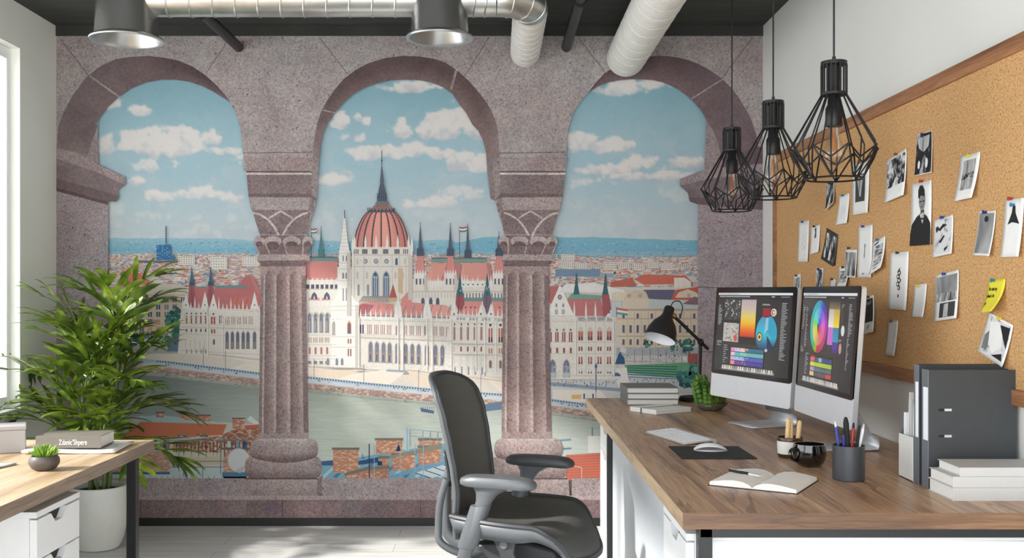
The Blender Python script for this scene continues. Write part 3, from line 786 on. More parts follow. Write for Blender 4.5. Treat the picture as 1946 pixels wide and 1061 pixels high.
for k in range(4):
    x = 1045+k*13
    U.ell(x,627,2,2.6,(130,124,140),PLAIN,0,8); U.rect(x-3.4,631,x-.6,650,(184,102,90),PLAIN); U.rect(x+.6,631,x+3.2,650,(160,88,84),PLAIN); U.rect(x-1.6,661,x+2.4,671,(172,92,86),PLAIN)
for x in (1050,1076):
    arch(x,681,718,16,CREAMD,0); arch(x,683,717,11,(120,130,160),1); U.rect(x-3,696,x+3,708,(160,160,176),PLAIN,2); U.rect(x-5,708,x+5,717,(176,204,220),PLAIN,2)
for k in range(4):
    x = 1103+k*18
    U.ell(x,625,2.2,2.6,(84,88,112),PLAIN,0,10); arch(x,620,646,11,CREAMD,0)
    for q in (-4,.6): U.rect(x+q,630,x+q+3.4,647,(206,96,72),PLAIN,1); U.rect(x+q,640,x+q+3.4,647,(120,66,72),PLAIN,2); U.rect(x+q,659,x+q+2.8,667,(150,84,88),PLAIN,1); U.rect(x+q,678,x+q+2.8,692,(196,104,86),PLAIN,1); U.rect(x+q,688,x+q+2.8,692,(112,72,86),PLAIN,2); U.rect(x+q+.4,706,x+q+2.4,710,(92,86,100),PLAIN,1)
for k in range(5): U.line([(1095+k*18,606),(1095+k*18,716)],1.1,CREAMD,PLAIN,1)
U.line([(1171,600),(1171,722)],3,(206,208,212),PLAIN,2)
U.up(4)
# ---- ministry building, square and park on the right
U.poly([(1060,556),(1075,540),(1130,538),(1186,552),(1190,566),(1160,570),(1150,556)], (236,232,226), CITY); U.rect(1162,556,1192,572,(228,212,184),CITY,1)
U.up(2)
for x in (1095,1150): U.poly([(x-.6,522),(x+.6,522),(x+3,542),(x+6,560),(x-6,560),(x-3,542)], (56,112,120), CITY)
U.poly([(1143,560),(1157,560),(1161,588),(1150,602),(1146,602)], (182,92,96), CITY)
U.rect(1172,585,1330,662,(228,208,178),CITY); U.poly([(1160,602),(1162,574),(1180,572),(1182,585),(1172,602)],(206,212,216),CITY)
U.up()
U.poly([(1228,568),(1222,551),(1282,551),(1274,570)], (104,104,132), CITY); U.poly([(1274,570),(1284,551),(1330,545),(1330,570)], (216,86,64), CITY); U.poly([(1180,586),(1186,568),(1234,568),(1236,586)], (224,206,180), CITY, 1)
U.poly([(1230,586),(1234,570),(1296,570),(1304,580),(1330,576),(1330,588)], (196,206,206), CITY, 1); U.poly([(1186,568),(1190,558),(1204,553),(1226,554),(1232,568)], (216,196,168), CITY, 2); U.poly([(1282,566),(1288,556),(1306,550),(1322,556),(1330,566)], (222,204,176), CITY, 2)
U.poly([(1296,578),(1318,564),(1330,566),(1330,580)], (140,110,124), CITY, 3)
for x in (1195,1216,1308): U.ell(x,562,4,4,(196,174,146),PLAIN,3,10)
U.poly([(1280,528),(1300,528),(1312,536),(1312,547),(1280,547)], (232,224,206), CITY, 2)
U.up(4)
for y in (588,590,606,639): U.line([(1172,y),(1330,y)],1.6,(188,164,136),PLAIN)
for k in range(12):
    x = 1182+k*13.4
    for y, h in ((596,9),(618,14),(645,10)):
        if k % 2 and y == 596: continue
        U.rect(x,y,x+4.4,y+h,(98,104,136),CITY,1); U.rect(x-1.2,y+h,x+5.6,y+h+1.4,(196,176,150),PLAIN,1)
    U.line([(x+9,592),(x+9,660)],1.4,(206,184,156),PLAIN,1)
U.up(2)
U.rect(1170,660,1330,684,(176,180,186),CITY); U.rect(1170,676,1330,692,(206,200,192),CITY,1); U.poly([(1186,694),(1230,692),(1330,688),(1330,714),(1240,716),(1190,714)],(96,168,120),CITY,2)
U.poly([(1185,708),(1330,722),(1330,745),(1180,742)],(196,202,206),CITY,2); U.rect(1168,736,1330,770,(182,188,192),CITY,1)
for k in range(5): U.line([(1190,695+k*4),(1290,697+k*5)],1.8,(36,110,110),CITY,3)
U.line([(1186,716),(1330,722)],1.6,(88,120,150),PLAIN,3); U.line([(1186,686),(1320,690)],1,(150,160,170),PLAIN,3)
for k in range(30):
    x = rnd.uniform(1180,1320); y = rnd.uniform(668,688); U.rect(x,y,x+1.2,y+3,(70,84,116),PLAIN,3)
for k in range(26):
    x = rnd.uniform(1175,1300); y = rnd.uniform(716,730); U.rect(x,y,x+1.2,y+3.4,(74,86,112),PLAIN,3)
for k in range(8): U.line([(1205+k*15,690),(1205+k*15,664)],.8,(86,104,130),PLAIN,3)
tree(1280,655,9,14,34,TC); tree(1305,656,12,15,44,TC); tree(1230,652,8,8,20,TC); tree(1306,712,22,22,90,TC); tree(1322,690,10,14,40,TC)
U.rect(1306,672,1330,690,(176,84,80),CITY,4); U.rect(1296,677,1304,686,(232,228,224),PLAIN,4)
U.up(6)
U.poly([(1168,742),(1170,700),(1190,698),(1192,712),(1198,742)], (234,228,220), CITY); U.ell(1171,715,8,7,(78,112,158),CITY,1,14); U.rect(1162,715,1180,721,(222,220,216),CITY,2)
U.poly([(1168,692),(1172,680),(1175,672),(1178,668),(1181,674),(1186,680),(1187,692)], (52,96,138), CITY, 1); U.poly([(1178,660),(1190,662),(1188,672),(1178,668)],(222,220,218),PLAIN,0)
U.poly([(1170,722),(1178,742),(1330,748),(1330,800),(1080,800),(1046,790),(1046,722)], (206,206,204), CITY)
U.line([(1171,584),(1171,602)],1.6,(110,120,140),PLAIN,3)
for i, c in enumerate([(222,98,76),(242,240,236),(76,170,156)]): U.poly([(1172,585+i*4),(1192,588+i*4),(1192,592+i*4),(1172,589+i*4)], c, PLAIN, 3)
U.up(4)
for x0, x1, y0, y1 in ((660,667,480,600),(676,683,580,700),(776,784,487,570),(806,811,522,556),(863,868,522,556)):
    U.rect(x0,y0,x1,y1,(212,200,188),CITY)
for x in (397,425,683,757,766,812,822,858,905,922,943,1094,1166):
    y0, y1 = 600+(x-346)*.012, 690+(x-346)*.03
    U.rect(x,y0,x+1.6,y1,(206,194,183),CITY); U.rect(x-1.6,y0,x,y1,(246,241,233),CITY)
for k_ in range(60):
    x = 686+k_*2.9; y = 640+(x-683)*.04; U.rect(x,y,x+1.1,y+3,(190,178,170),PLAIN,1)
for k_ in range(52):
    x = 348+k_*2.9; U.rect(x,620+(x-348)*.03,x+1.1,623+(x-348)*.03,(192,180,172),PLAIN,1)
for k_ in range(36):
    x = 862+k_*2.6; U.rect(x,653,x+1,656,(190,178,170),PLAIN,1)
    if x < 955: U.rect(x,673,x+1,676,(196,184,175),PLAIN,1)
U.up(3)
# fine carved marks over the palace fronts
for i in range(1500):
    zx = rnd.choice([(346,495,590,690),(585,955,606,700),(585,955,606,716),(671,784,486,575),(788,955,540,590),(1043,1166,604,718)])
    x = rnd.uniform(zx[0],zx[1]); y = rnd.uniform(zx[2],zx[3]); h = rnd.uniform(1.5,4.5); w = rnd.uniform(.5,.9)
    if (zx[0] != 671 and zx[2] > 580 and (608 < y+h and y < 650 or 651 < y+h and y < 692)) or (zx[0] == 671 and y+h > 508) or (zx[0] == 788 and y > 552): continue
    U.rect(x,y,x+w,y+h,rnd.choice([(214,204,192),(244,239,230),(218,207,195),(202,191,181),(243,237,226)]),PLAIN,i % 6)
for i in range(420):
    zx = rnd.choice([(346,495,590,690),(585,955,606,716),(1043,1166,604,718)])
    x = rnd.uniform(zx[0],zx[1]); y = rnd.choice([rnd.uniform(601,611),rnd.uniform(690,700)]); U.rect(x,y,x+rnd.uniform(2,5),y+.6,rnd.choice([(212,201,189),(244,239,230)]),PLAIN,i % 6)
U.up(8)
# ---- embankment walls, railings, river
def ebk(x):                            # height of the railing line along the bank
    P_ = [(150,676),(320,690),(400,700),(497,712),(586,719),(700,731),(819,742),(955,752),(1048,762),(1200,782),(1330,800)]
    for (x0,y0),(x1,y1) in zip(P_, P_[1:]):
        if x <= x1: return y0+(y1-y0)*(x-x0)/(x1-x0)
    return 800
XS = list(range(150, 1345, 12))
U.band([(x, max(672, min(ebk(x)-22, 700 if x < 560 else 708+(x-585)*.02))) for x in XS if x < 1050], [(x, ebk(x)+2) for x in XS if x < 1050], (228,212,192), (214,206,196), CITY)
U.poly([(1046,722),(1180,736),(1215,748),(1240,800),(1046,790)], (208,206,204), CITY)
U.up()
U.poly([(600,720),(735,702),(775,704),(740,731),(690,727)], (240,226,206), CITY); U.poly([(430,704),(480,685),(497,683),(497,712)], (232,220,202), CITY); U.poly([(775,704),(845,712),(845,742),(790,736)], (232,210,186), CITY); U.poly([(588,704),(690,702),(640,722),(588,718)], (236,212,184), CITY)
U.poly([(735,702),(775,704),(772,708),(735,706)], (150,170,190), CITY, 1); U.poly([(955,722),(920,716),(955,748)], (236,220,200), CITY, 1)
for a, b in (((400,673),(497,684)),((586,697),(690,700)),((775,703),(955,724))): U.line([a,b],1.4,(196,176,156),PLAIN,1)
U.poly([(1046,726),(1180,738),(1180,744),(1046,733)],(140,160,178),CITY,1); U.poly([(1050,740),(1140,742),(1160,765),(1050,764)],(232,222,208),CITY,1); U.rect(1086,750,1104,758,(232,178,70),CITY,2); U.rect(1106,747,1128,758,(226,222,214),CITY,2)
for x in (1108,1125): U.rect(x,748,x+3,758,(70,96,140),PLAIN,3)
for k in range(40):
    x = rnd.uniform(1048,1170); y = rnd.uniform(722,732); U.rect(x,y,x+1.1,y+3.2,(80,84,112),PLAIN,3)
for x in (388,430,598,692,796,914,1132): U.line([(x,ebk(x)-2),(x,ebk(x)-38)],.9,(100,112,138),PLAIN,3)
U.line([(1132,745),(1132,690)],1.6,(80,104,142),PLAIN,3); U.ell(1132,696,2.6,4,(80,104,142),PLAIN,3,8)
U.up(4)
U.band([(x, ebk(x)-4) for x in XS], [(x, ebk(x)+4) for x in XS], (150,178,198), (190,206,214), CITY)
U.band([(x, ebk(x)+4) for x in XS], [(x, ebk(x)+9) for x in XS], (206,206,206), (196,196,196), CITY)
U.band([(x, ebk(x)+9) for x in XS], [(x, ebk(x)+21) for x in XS], (178,150,144), (158,132,130), BRICK)
U.band([(x, ebk(x)+21) for x in XS], [(x, ebk(x)+27) for x in XS], (172,176,160), (150,162,150), CITY)
U.up()
x = 300
while x < 1330:
    if not 497 < x < 585: U.rect(x, ebk(x)-3, x+2.6, ebk(x), (70,100,140))
    x += 5.2
for k in range(60):
    x = rnd.uniform(300,1320); y = ebk(x)+rnd.uniform(0,3); U.rect(x,y,x+rnd.uniform(1,4),y+2.4,jit((80,110,150),20))
tree(640,ebk(640)+16,15,4,26,[(40,118,104),(60,140,110)])
for k in range(80):
    x = rnd.uniform(300,1320); y = ebk(x)+rnd.uniform(22,27); U.rect(x,y,x+rnd.uniform(2,8),y+1.2,jit((120,134,112),14))
U.up(6)
RC = {150:(146,156,152), 330:(148,160,156), 497:(172,182,172), 620:(196,206,190), 760:(198,206,192), 955:(200,208,196), 1345:(196,206,198)}
ks = sorted(RC)
def rcol(x, dark=0):
    for a, b in zip(ks, ks[1:]):
        if a <= x <= b: return tuple(v-dark for v in lerp(RC[a], RC[b], (x-a)/(b-a)))
    return RC[ks[-1]]
for a, b in zip(XS, XS[1:]):
    ya, yb = ebk(a)+27, ebk(b)+27
    U.poly([(a,ya),(b,yb),(b,yb+40),(a,ya+40)], [rcol(a,22), rcol(b,22), rcol(b), rcol(a)], WATER)
    U.poly([(a,ya+40),(b,yb+40),(b,912),(a,912)], [rcol(a), rcol(b), rcol(b,-14), rcol(a,-14)], WATER)
U.up()
U.poly([(799,775),(825,780),(825,786),(801,782)], (76,104,140), CITY)
for k in range(7): U.line([(801+k*4,777),(801+k*4,773)],1,(70,92,124),PLAIN,1)
U.poly([(910,770),(955,762),(955,778),(920,782)], (96,122,150), CITY); U.poly([(1050,836),(1085,833),(1085,837),(1050,840)],(130,158,176),CITY)
U.poly([(470,797),(478,790),(494,804),(494,812)], (214,222,220), WATER)  # sun patch falling on the mural, painted into the print as a pale polygon
U.up(2)
# ---- near roofs: left
U.poly([(230,800),(272,790),(420,802),(497,806),(497,910),(190,910),(190,820)], (196,196,180), CITY); U.poly([(262,794),(300,788),(402,799),(402,806),(270,803)], (160,192,196), CITY, 1)
U.up(2)
U.poly([(226,835),(271,801),(433,806),(425,826),(340,832),(232,838)], (214,116,62), CITY)
for k in range(9): U.line([(262-k*4,804+k*3.4),(430-k*.6,808+k*2)],.7,(184,92,50),PLAIN,1)
U.poly([(467,808),(497,806),(497,814),(467,814)], (216,84,60), CITY, 1)
for (a,b,c,d) in ((299,784,314,793),(345,786,368,798),(373,789,402,800),(443.6,795,466.5,815)): U.rect(a,b,c,d,(192,120,92),BRICK,1); U.rect(a-1,b-1.5,c+1,b+.8,(120,92,84),PLAIN,2)
U.line([(355,786),(355,780)],1.6,(40,90,130),PLAIN,2)
U.poly([(338,838),(420,828),(444,816),(497,812),(497,872),(330,872),(330,838)], (160,100,72), BRICK, 1)
U.up(3)
for k in range(120):
    x = rnd.uniform(334,492); y = 842+rnd.random()**1.6*30; U.rect(x,y,x+rnd.uniform(2,7),y+rnd.uniform(2,8),jit(rnd.choice([(206,180,146),(188,150,116),(140,74,52),(216,196,164)]),10),CITY)
U.poly([(325,858),(494,860),(494,910),(325,910)], (206,200,176), CITY, 1); U.poly([(330,872),(494,862),(494,880),(330,884)], (204,186,150), CITY, 2)
for k in range(22):
    x = 336+k*7; U.poly([(x,840),(x+3,840),(x+2,852+rnd.uniform(4,22)),(x+1,850+rnd.uniform(4,20))],(122,70,52),CITY,3)
for a, b in ((340,832,),(376,822)): U.rect(a,824,a+22,830,(120,98,92),BRICK,3)
U.poly([(190,858),(325,857),(325,897),(190,897)], (204,150,122), BRICK, 2); U.rect(296,830,325,853,(150,128,116),BRICK,2); U.rect(296,852,326,855,(110,110,118),PLAIN,3); U.rect(312,836,318,850,(40,84,130),PLAIN,3); U.rect(300,838,306,850,(170,196,206),PLAIN,3)
U.rect(190,896,326,901,(58,120,164),CITY,3); U.rect(190,901,470,908,(196,212,206),CITY,3); U.rect(325,887,425,906,(186,208,206),CITY,3)
for pts in (((325,836),(494,836)),((326,876),(470,876)),((325,887),(425,887)),((342,836),(342,895)),((421,836),(421,900)),((351,887),(351,906)),((387,887),(387,906))): U.line(list(pts),1.5,(70,136,170),PLAIN,4)
for k in range(20): x = 200+k*11; U.line([(x,907),(x,904)],1.2,(60,120,160),PLAIN,4)
U.poly([(426,854),(494,854),(494,908),(426,908)], (196,140,112), BRICK, 3); U.rect(424,850,476,854,(104,106,116),PLAIN,4); U.rect(424,897,470,905,(66,132,172),CITY,4)
for x, c in ((434,(180,206,206)),(450,(120,160,180)),(463,(34,82,132))): U.rect(x,838,x+6,850,c,PLAIN,4)
U.ell(455,874,21,23,(196,200,200),PLAIN,5,28); U.ell(456,875,19.6,22,(212,214,214),PLAIN,6,28); U.poly([(447,894),(458,899),(472,884),(463,886)],(188,192,194),PLAIN,7)
U.up(8)
# near roofs: middle
U.poly([(612,880),(660,872),(748,858),(860,840),(930,860),(930,912),(612,912)], (120,180,204), CITY); U.up()
for k in range(14): U.poly([(612+k*22,905),(650+k*22,872),(653+k*22,873),(618+k*22,908)],(70,136,176) if k % 2 else (176,212,222),CITY,0)
U.poly([(612,876),(634,874),(634,884),(612,884)],(58,104,148),CITY,1); U.poly([(680,876),(720,868),(720,878),(676,884)],(44,92,138),CITY,1)
for a,b,c,d in ((715,834,765,862),(634,852,682,898),(746,862,790,893),(796,848,838,888),(797,834,838,846),(722,868,740,905)):
    U.rect(a,b,c,d,(212,138,98),BRICK,2); U.rect(a-2,b-2,c+2,b+2.6,(128,122,104),CITY,3)
U.poly([(656,902),(700,890),(740,888),(740,910),(656,910)], (198,128,98), BRICK, 3); U.poly([(655,899),(700,886),(741,884),(741,890),(700,893),(657,904)], (134,124,110), CITY, 4)
U.poly([(740,866),(840,842),(840,852),(790,862),(740,870)], (150,142,122), CITY, 4); U.poly([(735,906),(800,884),(870,872),(870,880),(800,894),(748,908)], (112,170,202), CITY, 4)
for k in range(4): U.poly([(790+k*18,898-k*5),(806+k*18,893-k*5),(836+k*18,903-k*5),(820+k*18,908-k*5)],(206,222,226),CITY,5); U.line([(790+k*18,898-k*5),(820+k*18,908-k*5)],1.5,(50,84,120),PLAIN,6)
U.line([(702.5,843),(702.5,908)],2,(52,70,104),PLAIN,6)
for x in (712,761,789,805): U.line([(x,842),(x,908)],1.3,(150,190,212),PLAIN,6)
U.rect(771,816,777,856,(182,214,226),CITY,5); U.line([(774,814),(774,856)],1,(90,140,180),PLAIN,6)
for x in (780,804,818,832): U.line([(x,815+(x-780)*.1),(x,848)],1.3,(120,170,200),PLAIN,6)
for y in (815,828): U.line([(780,y),(840,y+6)],1,(130,180,204),PLAIN,6)
U.poly([(755,850),(758,843),(761,850),(762,857),(753,857)],(34,60,110),PLAIN,6); U.rect(718,876,727,884,(40,70,116),PLAIN,6)
U.line([(690,862),(690,870),(694,870)],1.5,(60,110,150),PLAIN,6)
# near roofs: right
U.poly([(1075,864),(1145,860),(1145,912),(1075,912)], (216,106,74), CITY, 2)
for k in range(9): U.line([(1076,868+k*5),(1145,865+k*5)],.8,(184,82,58),PLAIN,3)
U.rect(1117,828,1145,860,(226,228,222),CITY,2); U.line([(1125,828),(1125,812)],2,(90,130,160),PLAIN,3); U.line([(1085,884),(1105,888),(1105,908)],1.2,(220,200,190),PLAIN,4); U.poly([(1050,852),(1085,850),(1085,853),(1050,855)],(96,140,176),PLAIN,3)
U.poly([(900,892),(955,884),(955,912),(900,912)],(150,196,212),CITY,2)
U.up(8)
U.desat = .08
# ================================================ stone arcade (in front)
ST = (166,156,154); STL = (188,176,172); STD = (140,124,124); SOF = (118,99,99); SOFD = (92,74,78)
out1 = [(112,262),(114,240),(124,214),(140,184),(165,150),(192,128),(222,114),(252,109.5),(285,108),(314,111),(342,117),(368,128),(392,144),(414,164),(432,185),(437,193)]
in1 = [(188,240),(186,236),(194,222),(208,204),(228,185),(252,169),(280,158),(310,153),(335,153),(362,157),(386,165),(408,176),(424,186),(434,192),(440,198),(447,210)]
out2 = [(595,300),(596,280),(600,256),(604,235),(611,214),(621,195),(636,173),(654,151.5),(676,135),(700,122),(732,112),(768,107.5),(797,109),(824,113),(848,121),(872,138),(890,154),(908,174),(924,195),(933,210),(941,228),(946,248),(948,270),(949,300)]
in2 = [(608,300),(609,292),(611,272),(615,254.5),(624,234),(637.6,215),(653,197),(671.5,181),(692,169),(717,160),(744,154),(770.5,152.7),(797,154),(818.6,158),(842,167),(860,180),(876,203),(886,216),(898,238),(909,250),(917,266),(921,280),(924,294),(925,302)]
out3 = [(1117,178),(1130,160),(1148,141),(1170,126),(1196,116),(1224,110),(1250,107.5),(1270,108.5),(1288,111),(1308,116),(1325,122.5),(1348,135),(1370.6,151),(1388,168),(1401,185),(1413,204),(1423,222),(1430,240),(1435,256),(1440,280)]
in3 = [(1117,178),(1124,173),(1136,165),(1153.5,158),(1178,153.5),(1201.6,152),(1222,152.5),(1241,154),(1258,158),(1275,165),(1288,171.6),(1304,183),(1318,196),(1330,210),(1336,220),(1341,229),(1352,246),(1360,264),(1366,284),(1370,300)]
def strip(a, b, col, mi, dl=0):
    for i in range(len(a)-1): U.poly([a[i],a[i+1],b[i+1],b[i]], col, mi, dl)
# upper wall pieces (face of the arcade)
def above(arc, ytop=70):
    for (x0,y0),(x1,y1) in zip(arc, arc[1:]): U.poly([(x0,ytop),(x1,ytop),(x1,y1),(x0,y0)], ST, STONE)
above([(110,300)]+[(112,262)]+out1[1:]+[(447,210),(452,224),(457,240),(461,262),(464,300)])
above([(464,326),(595,326)])
above(out2)
above([(949,326),(1072,326)]); 
above([(1072,320),(1076,290),(1078.5,249),(1088.5,215),(1102,195),(1117,178)]+out3[1:]+[(1448,330)])
# left pier and right pier
U.poly([(110,250),(188,236),(190,330),(110,300)], ST, STONE); U.poly([(110,360),(208,383),(208,912),(110,912)], (158,146,149), STONE)
U.poly([(1337,330),(1341,226),(1400,260),(1448,256),(1448,400),(1330,390)], ST, STONE); U.poly([(1325,386),(1448,398),(1448,912),(1325,912)], (162,150,156), STONE)
U.up()
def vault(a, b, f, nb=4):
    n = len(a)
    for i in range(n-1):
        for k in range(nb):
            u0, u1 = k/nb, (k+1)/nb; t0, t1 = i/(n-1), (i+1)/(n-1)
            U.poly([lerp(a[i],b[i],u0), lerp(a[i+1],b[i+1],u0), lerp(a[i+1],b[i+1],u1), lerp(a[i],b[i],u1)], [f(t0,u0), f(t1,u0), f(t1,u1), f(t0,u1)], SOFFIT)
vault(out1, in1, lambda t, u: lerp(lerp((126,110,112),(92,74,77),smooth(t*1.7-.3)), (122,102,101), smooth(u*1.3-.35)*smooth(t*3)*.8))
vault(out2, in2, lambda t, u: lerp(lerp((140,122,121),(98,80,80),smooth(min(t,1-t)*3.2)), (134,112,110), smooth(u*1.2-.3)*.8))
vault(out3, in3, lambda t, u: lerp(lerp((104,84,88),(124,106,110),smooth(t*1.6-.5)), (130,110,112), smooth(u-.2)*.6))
U.poly([(112,262),(188,240),(168,300),(170,318),(110,290)], [(126,110,112),(123,105,107),(138,122,122),(142,126,126),(136,120,120)], SOFFIT); U.poly([(168,318),(172,290),(188,240),(190,328)], (152,138,138), STONE, 1)
U.poly([(608,300),(595,300),(597,330),(603,382),(606,320)], (150,134,133), STONE); U.poly([(924,296),(949,296),(949,330),(946,384),(932,379),(926,326)], (138,122,122), STONE)
U.poly([(1341,229),(1352,246),(1360,264),(1366,284),(1370,300),(1374,325),(1337,328)], (150,136,138), STONE, 1)
U.poly([(1370,300),(1440,280),(1448,280),(1448,345),(1374,335)], (110,92,98), SOFFIT)
U.up(2)
for a, b in (((120,78),(172,146)),((172,146),(228,186)),((440,72),(393,142)),((608,72),(662,142)),((930,72),(884,146)),((1100,75),(1150,139)),((1428,74),(1370,152)),((1370,152),(1310,190)),((866,135),(856,172)),((612,210),(636,216)),((110,287),(165,305))):
    U.line([a,b],3.0,(136,124,123),STONE); U.line([(a[0]+2.4,a[1]),(b[0]+2.4,b[1])],1.6,(172,162,159),STONE,1)
U.line([(464,292),(595,290)],1.6,(116,102,102),STONE); U.line([(949,292),(1074,290)],1.6,(116,102,102),STONE)
U.up(2)
# imposts of the side piers
U.poly([(110,282),(150,292),(186,314),(240,340),(240,352),(226,362),(228,378),(222,384),(208,383),(110,357)], (134,118,120), SOFFIT)
U.poly([(110,282),(150,292),(186,312),(240,338),(240,352),(186,328),(110,302)], (160,146,146), STONE, 1); U.poly([(110,340),(205,366),(228,372),(224,384),(208,384),(110,357)], (118,100,102), SOFFIT, 1)
U.poly([(110,357),(208,384),(208,390),(110,364)], (98,82,84), SOFFIT, 2)
U.poly([(1448,318),(1337,324),(1291,341),(1291,354),(1306,368),(1309,383),(1325,387),(1448,398)], (128,112,118), SOFFIT)
U.poly([(1448,312),(1340,322),(1290.6,341),(1290.6,354),(1350,340),(1448,332)], (158,144,148), STONE, 1); U.poly([(1310,384),(1308,376),(1448,384),(1448,400),(1325,389)], (112,96,102), SOFFIT, 1)
for y in (546,668): U.line([(110,y),(208,y+4)],1.6,(112,98,102),STONE,2); U.line([(1325,y),(1448,y+3)],1.6,(110,96,104),STONE,2)
U.up(3)
# columns
def column(L, Rr, fl, cap):
    # L/Rr: left and right outline from top (y) to base
    pass
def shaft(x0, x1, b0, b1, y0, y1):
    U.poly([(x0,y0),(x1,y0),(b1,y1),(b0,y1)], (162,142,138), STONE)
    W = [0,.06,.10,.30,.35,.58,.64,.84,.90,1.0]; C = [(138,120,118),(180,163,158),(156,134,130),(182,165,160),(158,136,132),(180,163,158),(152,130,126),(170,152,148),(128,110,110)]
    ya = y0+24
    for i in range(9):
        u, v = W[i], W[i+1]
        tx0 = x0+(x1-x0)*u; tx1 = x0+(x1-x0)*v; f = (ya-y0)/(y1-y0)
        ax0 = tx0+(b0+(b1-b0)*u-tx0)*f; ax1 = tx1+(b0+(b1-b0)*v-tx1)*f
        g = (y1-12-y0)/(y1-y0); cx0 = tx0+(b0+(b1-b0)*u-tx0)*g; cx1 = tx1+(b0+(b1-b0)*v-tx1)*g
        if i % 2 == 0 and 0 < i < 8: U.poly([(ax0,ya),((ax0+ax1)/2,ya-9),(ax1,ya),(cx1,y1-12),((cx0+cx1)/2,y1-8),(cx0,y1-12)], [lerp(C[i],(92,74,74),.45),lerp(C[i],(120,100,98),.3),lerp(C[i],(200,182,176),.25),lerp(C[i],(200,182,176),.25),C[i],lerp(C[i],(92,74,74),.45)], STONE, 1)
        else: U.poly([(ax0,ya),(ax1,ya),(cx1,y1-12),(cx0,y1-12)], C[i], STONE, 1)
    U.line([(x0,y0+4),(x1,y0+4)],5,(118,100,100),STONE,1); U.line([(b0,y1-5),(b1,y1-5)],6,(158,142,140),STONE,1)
def capital(x, w):       # x centre of the shaft, mirrored shapes use w=-1
    def q(pts): return [(x+w*a, y) for a, y in pts]
    U.poly(q([(-76,300),(66,300),(66,330),(62,382),(58,400),(56,404),(48,432),(44,450),(-44,450),(-50,430),(-58,404),(-61,398),(-66,374),(-70,326)]), (160,145,143), STONE)
    U.poly(q([(-72,328),(53,328),(53,333),(-71,333)]), (204,194,190), STONE, 1); U.poly(q([(-71,326),(53,326),(53,329),(-71,329)]), (106,90,90), STONE, 1)
    U.poly(q([(-70,333),(53,333),(53,370),(-66,373)]), (134,118,118), STONE, 1); U.poly(q([(-66,369),(53,369),(62,378),(62,382),(54,377),(-66,375)]), (116,100,100), STONE, 2)
    U.poly(q([(53,300),(66,300),(66,330),(62,381),(53,371)]), (150,136,134), STONE, 2)
    U.poly(q([(-61,376),(50,376),(50,398),(-60,398)]), (166,152,150), STONE, 2); U.poly(q([(50,376),(58,382),(57,404),(48,400)]), (140,124,124), STONE, 2)
    U.poly(q([(-59,400),(46,400),(52,408),(44,446),(-44,446),(-52,424)]), (132,114,114), STONE, 2)
    for s in (-1, 1):
        pts = [(-5+s*54-(3 if s > 0 else 0),405),(-5+s*40,408),(-5+s*24,418),(-5+s*12,432),(-5+s*4,447),(-5+s*1,458)]
        U.line(q(pts),4,(194,180,176),STONE,3)
        U.line(q([(-5+s*22,415),(-5,402)]),3.4,(190,176,172),STONE,3)
    U.poly(q([(-44,448),(44,448),(38,486),(-40,486)]), (126,106,106), STONE, 3)
    for cx_ in (-46,-20,16,46):
        rx = 17 if abs(cx_) < 30 else 10
        U.ell(x+w*cx_, 459, rx, 10, (176,160,157), STONE, 4, 18); U.ell(x+w*cx_, 467, rx*.72, 8, (112,92,94), STONE, 5, 16)
        U.poly(q([(cx_-rx*.7,468),(cx_+rx*.7,468),(cx_*.86+rx*.5,485),(cx_*.86-rx*.5,485)]), (130,110,110), STONE, 5)
        U.line(q([(cx_-rx*.9,462),(cx_*.9-rx*.45,484)]),2.4,(172,156,152),STONE,6)
    U.poly(q([(-46,484),(44,484),(50,488),(51,494),(46,500),(-45,502),(-50,496),(-50,489)]), (170,154,150), STONE, 6); U.poly(q([(-48,496),(49,495),(42,502),(-42,503)]), (120,102,102), STONE, 7)
def base(x, w):
    def q(pts): return [(x+w*a, y) for a, y in pts]
    U.poly(q([(-75,908),(64,908),(64,941),(-77,942)]), [(172,158,155),(168,154,151),(152,138,136),(154,140,138)], STONE); U.poly(q([(64,910),(74,902),(76,937),(64,941)]), (136,120,120), STONE, 1)
    def roll(l, r, y0, y1, pw, bend, c0, c1, c2, dl):
        n = 14; yc = (y0+y1)/2; h = (y1-y0)/2
        def row(k):
            f = -1+2*k/n; sh = (1-abs(f)**pw)**(1/pw)*h*.75; m = 12; out = []
            for i in range(m+1):
                u = -1+2*i/m; xx = (l+r)/2+u*((r-l)/2-h*.75+sh); out.append((xx, yc+f*h+bend*(1-u*u)*(f*.5+.5)))
            return out
        def cc(k):
            f = k/n; return lerp(c0,c1,smooth(f*2)) if f < .5 else lerp(c1,c2,smooth(f*2-1))
        for k in range(n):
            A, B = row(k), row(k+1)
            for i in range(12):
                e = .16*smooth(abs(-1+2*(i+.5)/12)*2-1)
                U.poly(q([A[i],A[i+1],B[i+1],B[i]]), [lerp(cc(k),(96,80,80),e)]*2+[lerp(cc(k+1),(96,80,80),e)]*2, STONE, dl)
    roll(-73,73,866,909,2.6,0,(176,162,159),(160,145,142),(128,112,112),2)
    U.line(q([(-73,909),(65,909)]),2.6,(98,82,82),STONE,3)
    roll(-64,66,833,872,2.2,7,(182,167,163),(164,148,145),(112,95,95),4)
    U.line(q([(-50,835),(48,835)]),2.6,(188,174,170),STONE,5)
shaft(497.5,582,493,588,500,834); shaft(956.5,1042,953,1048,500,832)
U.up(2)
capital(540, 1); capital(1003, -1)
base(540, 1); base(1005, -1)
U.up(8)
